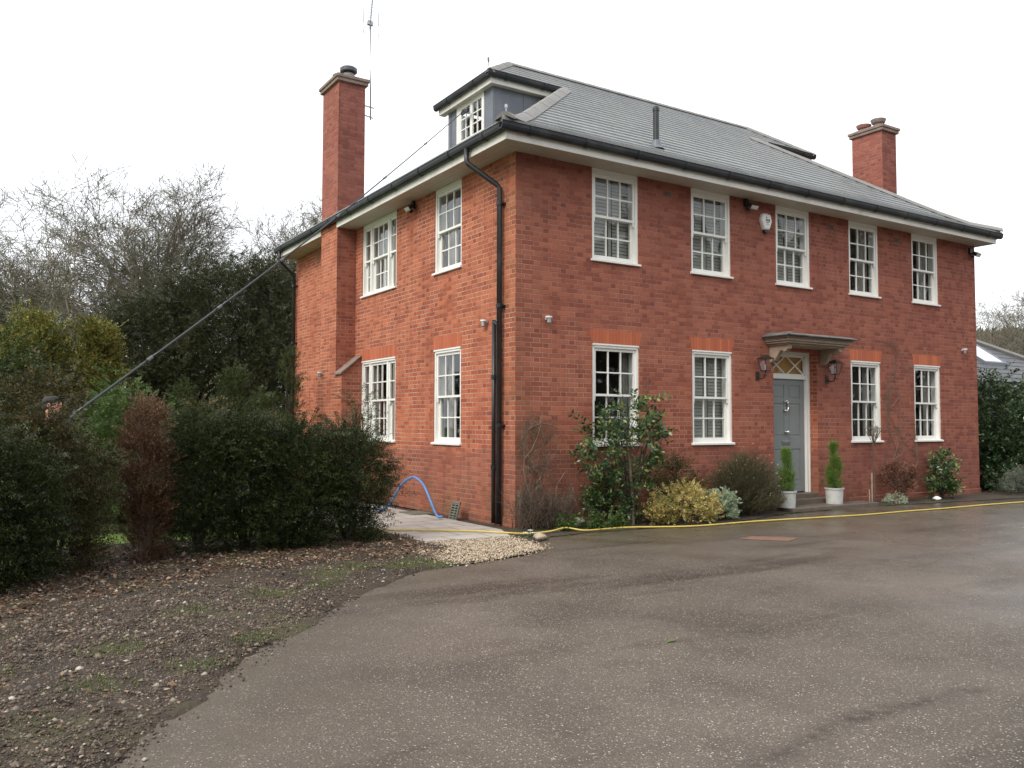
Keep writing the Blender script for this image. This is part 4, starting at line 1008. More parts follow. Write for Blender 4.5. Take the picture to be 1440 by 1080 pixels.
for pts in ([(-.035, .10), (-.015, .085), (-.02, .075)], [(-.04, .02), (-.02, .06), (0, .05), (-.01, .02)], [(.0, .03), (.03, .055), (.035, .02), (.055, .06)], [(-.03, .0), (.0, -.01), (.03, -.0), (.05, .03)], [(.03, .045), (.055, .04), (.05, .015)]):
    m.tube([(p[0], yy, p[1]) for p in pts], .006, 6)
m.tube([(-.03, yy, -.045), (.04, yy, -.04)], .0025, 5)
o = m.build('emblem', 'ink'); o.parent = e

# aerial on the big stack
e = empty('tv_aerial', (.18, 6.5, 8.3), 'tall thin television aerial on a mast strapped to the tall chimney', 'aerial')
ax, ay = .19, 0
m = MB(); m.tube([(ax, 0, -.02), (ax-.02, 0, 2.1)], .016, 8); o = m.build('mast', 'steel', smooth=True); o.parent = e
m = MB(); m.tube([(-.0, 0, .28), (ax+.08, 0, .26)], .014, 6); m.tube([(-.0, 0, .07), (ax+.06, 0, .03)], .014, 6); m.tube([(.0, -.05, .30), (.01, -.05, .04)], .02, 6); o = m.build('wall_bracket', 'steel'); o.parent = e
m = MB()
bx = Vector((ax-.03, 0, 2.1)); bd = Vector((-.10, -.42, .72)); m.tube([bx-bd*.1, bx+bd*1.1], .012, 6)
for i in range(17):
    c = bx+bd*(.0+i*.065); w = .06 if i > 1 else .09
    m.tube([c+Vector((-w, .01, .0)), c+Vector((w, -.01, .0))], .005, 5)
    if i > 2: m.tube([c+Vector((-w*.4, .0, .03)), c+Vector((w*.4, 0, .03))], .004, 5)
m.box(bx.x-.06, bx.x+.06, -.03, .03, 2.12, 2.2)
o = m.build('yagi_array', 'steel'); o.parent = e
m = MB()
for x in (-.18, .18):   # the two folded reflector rods either side
    m.tube([(ax-.02+x*1.0-.0, 0, 2.45), (ax-.01+x, 0, 2.15)], .007, 5); m.tube([(ax+x+.005, 0, 2.06), (ax+x-.003, 0, 1.9)], .007, 5)
    m.tube([(ax-.02, 0, 2.1), (ax-.01+x, 0, 2.16)], .0025, 4); m.tube([(ax-.02, 0, 2.06), (ax+x, 0, 2.05)], .0025, 4); m.tube([(ax-.01+x, 0, 2.16), (ax+x+.005, 0, 2.05)], .0025, 4)
o = m.build('reflector', 'dark_bronze'); o.parent = e

# ------------------------------------------------------------------ small things at the foot of the house
def smooth_path(pts, n=8):
    P = [Vector(p) for p in pts]; out = []
    for i in range(len(P)-1):
        p0, p1, p2, p3 = P[max(i-1, 0)], P[i], P[i+1], P[min(i+2, len(P)-1)]
        for j in range(n):
            t = j/n; out.append(.5*((2*p1)+(-p0+p2)*t+(2*p0-5*p1+4*p2-p3)*t*t+(-p0+3*p1-3*p2+p3)*t**3))
    return out+[P[-1]]
hz_ = .02
hp_ = [(-3.2, .9, .03), (-2.3, .55, .055), (-1.74, .33, .055), (-1.1, -.12, .055), (-.87, -.32, .055), (-.65, -.62, .055), (-.3, -.78, .03), (.12, -.76, .035), (.42, -.72, .06), (.62, -.9, .03), (1.06, -.87, hz_), (1.48, -.9, hz_), (2.41, -1.29, hz_), (3.69, -1.34, hz_), (5, -1.5, hz_), (6.08, -1.64, hz_), (7.3, -1.66, hz_), (8.48, -1.72, hz_), (9.8, -1.73, hz_), (11.13, -1.80, hz_), (13, -1.95, hz_), (16, -2.1, hz_), (20, -2.6, hz_)]
m = MB(); m.tube(smooth_path(hp_), .0125, 7); o = m.build('garden_hose', 'hose_yellow', smooth=True); tag(o, 'long yellow hose running along the driveway edge past the flower bed', 'hose')
m = MB(); m.tube(smooth_path([(-.5, 1.36, .08), (-.56, 1.45, .10), (-.6, 1.6, .33), (-.62, 1.8, .56), (-.64, 2.05, .67), (-.64, 2.25, .66), (-.66, 2.5, .56), (-.68, 2.7, .4), (-.72, 2.95, .15), (-.8, 3.3, .05), (-1.2, 4.2, .05)]), .021, 8)
o = m.build('water_pipe', 'hose_blue', smooth=True); tag(o, 'blue plastic pipe arching up from the path beside the end wall', 'pipe')
e = empty('drain_grate', (-.27, 1.42, .0), 'square grey drain grate leaning against the foot of the end wall', 'drain grate')
c, s = math.cos(R(-22)), math.sin(R(-22)); f = lambda x, y, z: (z*math.sin(R(20))*.8-.0+y*1.0-.02, x+.04*z, z*math.cos(R(20))+.01)
m = MB(f)
w = .13
m.box(-w, -w+.025, -.012, .012, 0, .31); m.box(w-.025, w, -.012, .012, 0, .31); m.box(-w, w, -.011, .011, 0, .025); m.box(-w, w, -.011, .011, .285, .31)
for i in range(1, 7): m.box(-w, w, -.009, .009, i*.043, i*.043+.018)
m.box(-.01, .01, -.0095, .0095, 0, .3)
o = m.build('bars', 'drain_iron'); o.parent = e
m = MB(f); m.box(-w+.02, w-.02, .012, .016, .02, .29); o = m.build('back_sheet', 'ink'); o.parent = e
m = MB(); m.box(-.62, -.24, 2.2, 2.75, .036, .05); m.box(-.56, -.30, 2.26, 2.7, .0502, .052); o = m.build('gully_cover', 'drain_iron'); tag(o, 'dark gully cover set in the stone path below the end wall', 'drain cover')
m = MB(); m.prism([(1.98, -2.62, .004), (2.38, -3.12, .004), (2.74, -2.98, .004), (2.34, -2.50, .004)], (0, 0, .004)); o = m.build('inspection_cover', 'rust'); tag(o, 'flat rust brown inspection cover sunk in the asphalt', 'manhole cover')
def rock(loc, r, mat, name, label, sq=.55):
    bm = bmesh.new(); bmesh.ops.create_icosphere(bm, subdivisions=3, radius=r)
    for v in bm.verts:
        n = v.co.normalized(); k = 1+.12*math.sin(n.x*4+loc[0]*9)+.1*math.sin(n.y*5+n.z*3+loc[1]); v.co = Vector((v.co.x*k*1.2, v.co.y*k, v.co.z*k*sq))
    me = bpy.data.meshes.new(name); bm.to_mesh(me); bm.free(); me.materials.append(M[mat]); me.shade_smooth(); o = bpy.data.objects.new(name, me); col.objects.link(o); o.location = loc; return tag(o, label, 'rock')
rock((-.42, -1.28, .05), .085, 'pebble', 'rock', 'rounded brown stone beside the gravel near the house corner')
rock((10.0, -.62, .05), .08, 'alarm_white', 'rock', 'pale stone under the dark camellia by the right-hand windows')
rock((.95, -.32, .06), .11, 'stone_slab', 'rock', 'grey block of stone in the soil below the bare climber', .7)
m = MB(); m.add([(-2.72, -6.22, .006), (-2.66, -6.235, .014), (-2.6, -6.21, .008), (-2.66, -6.195, .016)], [(0, 1, 2, 3)]); o = m.build('leaf', 'bright_cypress'); tag(o, 'single yellow-green leaf lying on the open asphalt', 'leaf')

# ------------------------------------------------------------------ planting along the front
def conifer_pot(x, y, z, lab1, lab2):
    e = empty('planter', (x, y, z), lab1, 'planter', 'pale planters either side of the door')
    m = MB(); m.lathe((0, 0, 0), [(0, 0), (.15, 0), (.165, .27), (.18, .275), (.18, .30), (.16, .30), (.155, .26)], 24); o = m.build('pot_body', 'planter_paint', smooth=False); o.parent = e
    m = MB(); m.lathe((0, 0, 0), [(0, .27), (.157, .262)], 24); o = m.build('compost', 'bed_soil'); o.parent = e
    shrub('potted_cypress', lab2, 'conifer', (x, y, z+.27), (.90 if 'right of' in lab2 else .80), .20, .20, 'bright_cypress', 1500, 12, .026, .005, .12, 'spire', 0.0, 90, .10, 0, 1.6, 'potted cypresses by the door', stems=1, ang=.45, shell=.2)
conifer_pot(6.95, -.42, .076, 'white planter right of the front door holding a small cypress', 'small lime green cypress in the planter right of the door')
conifer_pot(5.56, -.45, .076, 'white planter left of the door, partly behind the brown bush', 'small lime green cypress in the planter left of the door')

shrub('camellia', 'tall glossy green camellia in front of the leftmost ground-floor front window', 'shrub', (1.72, -.55, 0), 2.02, .80, .45, 'camellia_leaf', 330, 10, .082, .04, .27, 'ball', .62, 20, .24, .15, .2, stems=6, ang=1.0)
shrub('camellia', 'low leafy green shrub at the foot of the tall camellia', 'shrub', (1.7, -.32, 0), .7, .5, .28, 'camellia_leaf', 260, 9, .06, .03, .22, 'dome', .05, 14, .3, .15, .1, stems=3)
shrub('golden_euonymus', 'low mounded shrub with yellow and orange leaves beside the hose', 'shrub', (2.68, -.80, 0), .58, .72, .42, 'gold_leaf', 1250, 8, .03, .025, .10, 'dome', .03, 50, .16, 0, .3, stems=5, ang=1.2)
shrub('silver_euonymus', 'small shrub with white-edged leaves right of the golden shrub', 'shrub', (3.52, -.78, 0), .45, .3, .26, 'silver_leaf', 520, 8, .028, .022, .09, 'dome', .03, 24, .18, 0, .3, stems=4, ang=1.2)
shrub('evergreen_shrub', 'dark green shrub behind the golden one against the brick wall', 'shrub', (3.0, -.3, 0), .98, .5, .28, 'green_conifer', 420, 10, .04, .014, .22, 'dome', .1, 16, .3, 0, .6, stems=5)

m = MB(); m.tube([(1.80, -.6, -.02), (1.79, -.6, .4), (1.76, -.58, .9), (1.72, -.55, 1.4)], [.032, .028, .024, .014], 7); o = m.build('stem', 'vine_stem'); o.parent = [q for q in bpy.data.objects if q.name == 'camellia'][0]; o.matrix_parent_inverse = Matrix.Translation((-1.72, .55, 0))
def broom():
    e = empty('broom_bush', (4.42, -.5, 0), 'big rounded brownish bush of fine twigs left of the front door', 'bush')
    n = 4200; th = rng.uniform(0, 6.28, n); el = np.arccos(rng.uniform(.05, 1, n)); rr = rng.uniform(.25, 1., n)**.6
    st = np.stack([.80*rr*np.sin(el)*np.cos(th), .48*rr*np.sin(el)*np.sin(th), .1+.98*rr*np.cos(el)], 1)
    d = np.stack([np.sin(el)*np.cos(th)*.8, np.sin(el)*np.sin(th)*.8, np.full(n, .8)], 1)+rng.normal(0, .25, (n, 3))
    v, f = sprays(st-unit(d)*.12, d, rng.uniform(.16, .34, n), 16, .024, .0075, .15, .5, 0); np_obj('foliage', v, f, 'broom_leaf', e)
    m = MB()
    for i in range(420):
        a = th[i]; q0 = Vector((random.gauss(0, .06), random.gauss(0, .05), 0)); q1 = Vector(st[i]); m.tube([q0, q0.lerp(q1, .5)+Vector((0, 0, .05)), q1, q1+Vector(unit(d[i:i+1])[0])*.2], [.006, .0045, .003, .0015], 3, cap=False)
    o = m.build('stem', 'twig_brown', recalc=False); o.parent = e
    k = 90; i = rng.integers(0, n, k); v, f = leaf_quads(st[i]+unit(d[i])*.2, d[i], rng.normal(0, 1, (k, 3)), np.full(k, .03), np.full(k, .025)); np_obj('catkins', v, f, 'gold_leaf', e)
broom()

def climber(name, lab, x0, x1, z1, roots, n, mat='vine_stem', thick=.014, y=-.05, parts=3):
    e = empty(name, ((x0+x1)/2, 0, 0), lab, 'climber'); cx = (x0+x1)/2
    m = MB()
    def wander(p, a, L, r, lev):
        pts = [Vector(p)]; ang = a
        for i in range(7):
            ang += random.gauss(0, .35); q = pts[-1]+Vector((math.cos(ang)*L/7, random.gauss(0, .012), math.sin(ang)*L/7)); q.y = min(max(q.y, y*3.2), -.015)
            q.x = min(max(q.x, x0-cx), x1-cx); q.z = min(max(q.z, .03), z1); pts.append(q)
        m.tube(pts, [r*(1-.1*i) for i in range(8)], 5 if lev == 0 else 3, cap=False)
        if lev < parts:
            for _ in range(n[lev]): j = random.randint(1, 7); wander(pts[j], ang+random.gauss(0, 1.1), L*random.uniform(.35, .7), max(.0022, r*.5), lev+1)
    for rx, a, L in roots: wander((rx-cx, y, 0), a, L, thick, 0)
    o = m.build('stem', mat, recalc=False); o.parent = e; return e
climber('bare_climber', 'bare twisted climber on the wall between the house corner and the camellia', .02, 1.0, 1.7, [(.62, 1.9, 1.0), (.3, 1.5, 1.25), (.15, 1.4, .9), (.75, 1.6, .9)], [6, 5, 4], thick=.02, y=-.08)
e = climber('bare_climber', 'thin leafless climber between the two right-hand ground-floor windows', 9.2, 10.25, 3.3, [(9.62, 1.55, 3.0), (9.85, 1.6, 2.4)], [7, 4, 2], thick=.011, y=-.03)
e = [q for q in bpy.data.objects if q.name == 'bare_climber'][0]
m = MB(); cxw = .51
for pts, r in (([(.70, .0), (.69, .3), (.41, .6), (.33, .66), (.40, .78), (.18, 1.0), (.08, 1.26), (.18, 1.48), (.5, 1.58), (.75, 1.5)], .017), ([(.33, .66), (.14, .56), (.02, .36)], .009), ([(.35, .62), (.32, .3), (.40, .0)], .013), ([(.40, .78), (.55, .98), (.5, 1.25), (.65, 1.4)], .010), ([(.18, 1.0), (.3, 1.15), (.28, 1.4), (.42, 1.6)], .008), ([(.08, 1.26), (.12, 1.5), (.3, 1.66)], .006)):
    q = smooth_path([(p[0]-cxw, -.07-.02*math.sin(i*2.1), p[1]) for i, p in enumerate(pts)], 5); m.tube(q, [r*(1-.5*i/len(q)) for i in range(len(q))], 6)
    for i in range(60):
        a = q[random.randrange(len(q))]; an = random.uniform(0, 6.28); L = random.uniform(.12, .4); b_ = a+Vector((math.cos(an)*L*.5, random.uniform(-.06, .0), math.sin(an)*L*.5)); c_ = b_+Vector((math.cos(an+.5)*L*.5, random.uniform(-.05, .02), math.sin(an+.5)*L*.4-.04))
        m.tube([a, b_, c_], [.003, .0022, .0012], 3, cap=False)
o = m.build('main_stem', 'vine_stem', recalc=False); o.parent = e
# twiggy tangle at the corner
e = empty('bare_shrub', (.35, -.3, 0), 'low brown leafless tangle of twigs at the house corner', 'shrub')
n = 520; st = np.stack([rng.normal(0, .26, n), rng.normal(0, .12, n), rng.uniform(0, .35, n)], 1); d = rng.normal(0, .5, (n, 3)); d[:, 2] = np.abs(d[:, 2])+.6
m = MB()
for i in range(n):
    p = Vector(st[i]); q = Vector(unit(d[i:i+1])[0])*random.uniform(.2, .5); m.tube([p, p+q*.5+Vector((0, 0, .02)), p+q+Vector((q.x*.3, 0, -.08))], [.004, .003, .0012], 3, cap=False)
o = m.build('stem', 'twig_brown', recalc=False); o.parent = e
# standard tree with curly head
e = empty('young_standard_tree', (8.22, -.4, 0), 'slim young tree with a leafless curly head under the fourth front window', 'tree')
m = MB(); m.tube(smooth_path([(0, 0, 0), (.01, 0, .5), (-.01, 0, 1.0), (.0, 0, 1.22)]), .013, 6); o = m.build('trunk', 'twig_brown'); o.parent = e
m = MB(); m.tube([(-.05, .02, 0), (-.045, .02, .62)], .016, 6); m.tube([(-.13, .02, 0), (-.13, .02, .3)], .012, 6); o = m.build('stake', 'timber_old'); o.parent = e
m = MB()
for i in range(26):
    a = random.uniform(0, 6.28); r = random.uniform(.08, .22); pts = [(0, 0, 1.1+.1*random.random())]
    for t in range(1, 7): pts.append((r*math.sin(t/6*2.4)*math.cos(a+t*.25), r*math.sin(t/6*2.4)*math.sin(a+t*.25), 1.2+.38*math.sin(t/6*2.2)*random.uniform(.7, 1)))
    m.tube(pts, [.005, .0045, .004, .0035, .003, .0025, .002], 4, cap=False)
o = m.build('crown', 'twig_brown', recalc=False); o.parent = e
shrub('hydrangea', 'rusty red-brown withered shrub beside the slim young tree', 'shrub', (9.05, -.42, 0), .78, .36, .25, 'red_leaf', 210, 7, .05, .03, .16, 'ball', .3, 14, .25, .3, .2, stems=10, bark='twig_brown')
shrub('camellia', 'small dark camellia with a white bloom below the far right front window', 'shrub', (10.55, -.42, 0), .98, .38, .3, 'camellia_leaf', 260, 9, .07, .036, .2, 'cone', .1, 16, .3, .15, .2, stems=5)
def blooms(name, lab, loc, pts, r, mat='white_petal'):
    e = empty(name, loc, lab, 'flowers'); m = MB()
    for p in pts:
        for k in range(7):
            a = k*2*math.pi/7; m.add([tuple(p), (p[0]+r*math.cos(a-.4), p[1]+r*math.sin(a-.4)*.8, p[2]+r*.4), (p[0]+r*1.3*math.cos(a), p[1]+r*1.3*math.sin(a)*.8, p[2]+r*.55), (p[0]+r*math.cos(a+.4), p[1]+r*math.sin(a+.4)*.8, p[2]+r*.4)], [(0, 1, 2, 3)])
    o = m.build('petals', mat, recalc=False); o.parent = e
    v, f = leaf_quads(np.array([(p[0]+random.gauss(0, .05), p[1]+random.gauss(0, .05), max(.01, p[2]-.06)) for p in pts for _ in range(14)]), rng.normal(0, 1, (14*len(pts), 3))+np.array([0, 0, .6]), rng.normal(0, 1, (14*len(pts), 3)), np.full(14*len(pts), .06), np.full(14*len(pts), .022)); np_obj('foliage', v, f, 'ground_leaf', e)
blooms('white_flower', 'little white flower beside the round stone near the house corner', (-.38, -.98, 0), [(0, 0, .09), (-.06, .03, .06), (.05, .02, .05)], .035)
blooms('camellia_bloom', 'white camellia bloom on the small dark camellia', (10.35, -.55, 0), [(-.08, 0, .62)], .05)
shrub('heather', 'tiny silvery ground plant at the foot of the slim young tree', 'plant', (8.65, -.55, 0), .2, .28, .18, 'silver_leaf', 200, 8, .02, .01, .08, 'dome', .02, 9, .25, stems=0)
for i, (x, lab) in enumerate(((.7, 'patch of green weeds in the bed below the bare climber'), (1.25, 'patch of green weeds left of the camellia stem'))):
    shrub('ground_cover', lab, 'plant', (x, -.62, 0), .17, .34, .2, 'ground_leaf', 260, 7, .04, .02, .09, 'dome', .02, 9, .3, stems=0)
shrub('laurel', 'large dark glossy laurel at the right end of the house', 'shrub', (15.0, .7, 0), 2.6, 2.0, 1.2, 'laurel_leaf', 3400, 10, .10, .045, .34, 'dome', .1, 70, .2, .15, .2, stems=10)
shrub('lavender', 'low grey-green shrub in front of the dark laurel', 'shrub', (13.4, -.75, 0), .5, .75, .4, 'grey_leaf', 700, 10, .04, .012, .2, 'dome', .03, 24, .2, 0, .6, stems=5)

# ------------------------------------------------------------------ hedge plants between verge and lawn
hg = 'evergreen hedge plants along the verge'
hp2 = [((-2.74, -.20), 1.62, .54, 'yew_leaf', 'rightmost yew of the hedge, next to the stone path'),
       ((-3.42, -.30), 1.60, .58, 'yew_leaf', 'second yew from the path end of the hedge'),
       ((-4.08, -.24), 1.74, .58, 'yew_leaf', 'third yew from the path end of the hedge'),
       ((-4.64, -.28), 1.78, .50, 'yew_leaf', 'hedge yew just right of the dead brown conifer'),
       ((-6.2, -.86), 1.70, .50, 'yew_leaf_olive', 'olive hedge yew just left of the dead brown conifer, below the pole'),
       ((-6.76, -1.42), 1.62, .56, 'yew_leaf', 'second yew left of the dead brown conifer'),
       ((-7.2, -1.9), 1.74, .55, 'yew_leaf', 'leftmost yew of the hedge at the photo edge')]
for (x, y), h, r, mt, lab in hp2:
    e = shrub('yew_shrub', lab, 'hedge shrub', (x, y, 0), h, r, r*.95, mt, 2500, 26, .034, .009, .27, 'column', .0, 64, .20, .22, .3, hg, stems=6, ang=1.05)
# straggling leader sprays over the top of the right-hand yews
shrub('dead_conifer', 'dead rust-brown upright conifer standing in the hedge', 'conifer', (-5.28, -.62, 0), 1.90, .25, .25, 'dead_leaf', 2600, 22, .024, .007, .17, 'column', .0, 80, .22, 0, .9, stems=8, ang=.7, bark='twig_brown')
shrub('straggly_shrub', 'loose arching green shrub rising in front of the three-light window', 'shrub', (-2.35, .55, 0), 2.05, .34, .34, 'green_conifer', 120, 22, .038, .010, .34, 'ball', .9, 16, .3, .35, .6, stems=7, ang=1.0)

# taller evergreens on the lawn
lg = 'garden evergreens behind the hedge'
def ev(name, lab, b, D, h, r, mat, n, L, W, sl, shape, k=16, clumps=40, spread=.24, up_=.3, ry=None, z0=.1, **kw):
    x, y = spot(b, D)
    return shrub(name, lab, kw.pop('cat', 'conifer'), (x, y, 0), h, r, ry or r, mat, n, k, L, W, sl, shape, z0, clumps, spread, .15, up_, kw.pop('group', lg), stems=kw.pop('stems', 5), **kw)
ev('upright_conifer', 'narrow upright conifer against the left end of the end wall', -.262, 18.2, 3.2, .30, 'green_conifer', 900, .04, .012, .15, 'column', up_=1.4, clumps=34, spread=.3)
ev('golden_conifer', 'tallest golden yellow conifer, left of its golden neighbour', -.556, 17, 3.95, .72, 'gold_conifer', 3800, .055, .022, .3, 'column', up_=.8, clumps=34, spread=.2)
ev('golden_conifer', 'shorter golden yellow conifer right of the tallest one', -.492, 17.4, 3.85, .55, 'gold_conifer', 3000, .055, .022, .3, 'column', up_=.9, clumps=28, spread=.2)
ev('bay_tree', 'dark green bushy tree at the far left edge below the golden conifers', -.60, 14.5, 2.75, 1.0, 'green_conifer', 2600, .06, .028, .34, 'dome', clumps=44)
ev('olive_conifer', 'mid green spreading conifer below the golden ones', -.535, 13.4, 2.3, .9, 'yew_leaf_olive', 2400, .055, .02, .34, 'dome', clumps=34)
ev('pale_laurel', 'pale green rounded bush below the pole, behind the hedge', -.452, 12.4, 2.2, .62, 'ground_leaf', 1500, .05, .022, .22, 'ball', clumps=36, cat='bush')
ev('spindle_conifer', 'dark upright conifer left of the middle of the lawn', -.385, 16.5, 2.6, .36, 'green_conifer', 1500, .04, .012, .17, 'spire', up_=1.2, clumps=40, spread=.3)
ev('spindle_conifer', 'mid green conifer in front of the big yew, right side', -.325, 16.8, 2.75, .42, 'green_conifer', 1700, .04, .012, .17, 'spire', up_=1.2, clumps=44, spread=.3)
ev('spindle_conifer', 'small dark conifer beside the chimney breast, behind the hedge', -.292, 15.5, 2.15, .34, 'green_conifer', 1200, .04, .012, .17, 'spire', up_=1.2, clumps=40, spread=.3)
ev('evergreen_bush', 'low dark bush behind the hedge near the chimney breast', -.275, 13.4, 1.6, .5, 'yew_leaf_olive', 1300, .045, .016, .24, 'dome', clumps=36, cat='bush')
ev('evergreen_bush', 'low dark bush behind the middle of the hedge', -.365, 12.6, 1.8, .75, 'yew_leaf_olive', 1300, .045, .016, .24, 'dome', clumps=36, cat='bush')
yg = 'big dark yews at the end of the garden'
ev('yew_tree', 'huge dark domed yew tree nearest the left corner of the house', -.318, 26, 6.4, 3.2, 'yew_far', 21000, .07, .028, .30, 'dome', 12, 260, .11, .1, group=yg, cat='tree', z0=.3, stems=10)
ev('yew_tree', 'dark yew tree left of the huge domed one', -.42, 25, 5.2, 2.2, 'yew_far', 11000, .07, .028, .3, 'dome', 12, 150, .12, .1, group=yg, cat='tree', z0=.3, stems=8)
ev('yew_tree', 'dark yew tree behind the huge one, touching the house corner', -.262, 30, 7.0, 2.5, 'yew_far', 9500, .09, .035, .45, 'dome', 14, 120, .14, .15, group=yg, cat='tree', z0=.3, stems=8)
ev('yew_tree', 'dark yew tree at the far left behind the golden conifers', -.57, 26, 4.3, 2.6, 'yew_far', 7000, .09, .035, .45, 'dome', 14, 100, .14, .15, group=yg, cat='tree', z0=.3, stems=8)

# bare winter trees
def bare_tree(seed, H, spread=.55, ivy=False, levels=(9, 7, 6, 4, 3), r0=.2):
    random.seed(seed); m = MB(); tr = MB()
    def grow(p, d, L, r, lev):
        n = 6 if lev < 2 else (4 if lev < 4 else 3); pts = [Vector(p)]; rs = [r]; dd = Vector(d).normalized()
        for i in range(n):
            dd = (dd+Vector((random.gauss(0, .17), random.gauss(0, .17), random.gauss(.01 if lev else .05, .13)))).normalized()
            pts.append(pts[-1]+dd*L/n); rs.append(max(.0065, r*(1-.66*(i+1)/n)))
        (tr if lev == 0 else m).tube(pts, rs, 7 if lev == 0 else (5 if lev == 1 else 3), cap=False)
        if lev >= len(levels): return
        for c in range(levels[lev]):
            t = (random.uniform(.28, 1) if lev == 0 else random.uniform(.15, 1)); j = min(n-1, int(t*n)); q = pts[j].lerp(pts[j+1], t*n-j)
            ax = dd.orthogonal().normalized(); ax.rotate(Matrix.Rotation(random.uniform(0, 6.28), 3, dd))
            a = random.uniform(.4, .95); nd = dd*math.cos(a)+ax*math.sin(a)+Vector((0, 0, .10))
            grow(q, nd, L*random.uniform(.42, .68)*(1.12-.35*t if lev == 0 else 1), max(.009, rs[j]*random.uniform(.45, .65)), lev+1)
    grow((0, 0, -.05), (random.gauss(0, .05), random.gauss(0, .05), 1), H*.66, r0, 0)
    return tr, m
def make_bare(seed, H, name, lab, grp, mat='bark_pale'):
    tr, m = bare_tree(seed, H); e = empty(name, (0, 0, 0), lab, 'tree', grp)
    o = tr.build('trunk', mat, recalc=False); o.parent = e; o = m.build('crown', mat, recalc=False); o.parent = e; return e
bg = 'bare winter trees beyond the garden'
def top_of(e): return float(np.percentile([v.co.z for c in e.children for v in c.data.vertices], 99.3))
T = [make_bare(s, 12, 'bare_tree', 'x', bg) for s in (11, 23, 37)]
plan = [(0, -.60, 42, 10.2, 'leafless tree at the far left edge beyond the golden conifers'), (1, -.54, 42, 12.0, 'tall leafless tree rising above the golden conifers'), (2, -.485, 41, 12.3, 'leafless tree with wide fork, second tallest beyond the yews'),
        (0, -.425, 40, 12.9, 'tallest leafless tree, its crown over the left yew'), (1, -.375, 43, 12.3, 'leafless tree right of the tallest one'), (2, -.318, 42, 12.6, 'leafless tree directly above the huge yew'),
        (0, -.268, 44, 13.0, 'leafless tree just left of the house eaves'), (1, -.23, 47, 12.9, 'leafless tree partly hidden by the left corner of the house'),
        (1, .565, 38, 7.6, 'leafless tree above the annexe roof at the right edge'), (0, .61, 44, 8.4, 'leafless tree at the extreme right edge beyond the annexe')]
TOPS = [top_of(e) for e in T]; used = set(); random.seed(5)
for k, b, D, sc, lab in plan:
    x, y = spot(b, D); rz = random.uniform(0, 6.28); sc2 = sc/TOPS[k]*1.03; sc2 = (sc2*1.28, sc2*1.28, sc2)
    if k not in used:
        e = T[k]; used.add(k); e.location = (x, y, 0); e.rotation_euler = (0, 0, rz); e.scale = sc2; e['label'] = lab
    else: copy_thing(T[k], (x, y, 0), rz, sc2, lab, bg)

# wooded rise in the distance on the right
def hill():
    m = MB(); n = 60
    cx, cy = spot(.62, 110)
    X = np.linspace(-70, 70, n); Y = np.linspace(-40, 40, 30); vs = []
    for x in X:
        for y in Y:
            z = 13.5*math.exp(-(y/26)**2)*math.exp(-(x/75)**2)+.5*math.sin(x*.35+y*.2)+random.gauss(0, .25); vs.append((cx+x*.84+y*.54, cy-x*.54+y*.84, z-1.2))
    fs = [(i*30+j, (i+1)*30+j, (i+1)*30+j+1, i*30+j+1) for i in range(n-1) for j in range(29)]; m.add(vs, fs); o = m.build('hill', 'wood_far', recalc=False); tag(o, kind='structure')
    # far winter wood covering it
    n = 26000; x = rng.uniform(-40, 40, n); y = rng.uniform(-30, 14, n); z = 13.5*np.exp(-(y/26)**2)*np.exp(-(x/75)**2)-1.2
    st = np.stack([cx+x*.84+y*.54, cy-x*.54+y*.84, z+rng.uniform(-.2, 1.3, n)], 1); d = rng.normal(0, .6, (n, 3)); d[:, 2] = 1.2
    v, f = leaf_quads(st, d, rng.normal(0, 1, (n, 3)), rng.uniform(.5, 1.5, n), rng.uniform(.12, .4, n)); tag(np_obj('woods', v, f, 'winter_wood'), 'far brown winter woodland covering the rise on the right', 'woodland', kind='stuff')
hill()
def reflection_treeline():  # unseen trees opposite the front, added to darken the window reflections
    n = 22000; t = rng.uniform(0, 1, n); a = -2.9+t*2.75
    r = rng.uniform(46, 56, n); top = 13+3.5*np.sin(t*17)+2*np.sin(t*41+1)+1.3*np.sin(t*97)
    x = r*np.cos(a); y = -6+r*np.sin(a); z = rng.uniform(0, 1, n)**.8*top
    d = rng.normal(0, 1, (n, 3)); d[:, 2] += 1
    v, f = leaf_quads(np.stack([x, y, z], 1), d, rng.normal(0, 1, (n, 3)), rng.uniform(.9, 2.6, n), rng.uniform(.3, 1.1, n)); tag(np_obj('reflection_treeline', v, f, 'winter_wood'), 'unseen belt of winter trees behind the camera, added for the window reflections', 'woodland', kind='stuff')
reflection_treeline()

# ------------------------------------------------------------------ annexe on the right
an = empty('annexe', (18, 5, 0), 'low brick annexe with slate roof and skylight right of the house', 'building')
def apart(m, name, mat, par=an, **kw):
    o = m.build(name, mat, **kw); o.parent = par; o.matrix_parent_inverse = Matrix.Translation((-18, -5, 0)) if par is an else Matrix(); return o
m = MB(); wall(m, lambda u, d, z: (u, 3.35+d, z), 13.6, 25.4, -.03, 2.9, [(20.9, 22.1, 1.3, 2.55)], .15); m.quad((25.4, 3.35, -.03), (25.4, 11, -.03), (25.4, 11, 2.9), (25.4, 3.35, 2.9)); m.quad((13.6, 3.35, -.03), (13.6, 11, -.03), (13.6, 11, 2.9), (13.6, 3.35, 2.9))
apart(m, 'wall', 'brick_annex', recalc=False)
m = MB(); k = 0; zf = lambda y: 2.92+.70*(y-3.0); xr = lambda y: 25.9-(y-3.0)*1.95
ys = list(np.arange(2.95, 7.0, .22))+[7.0]; aatt = []
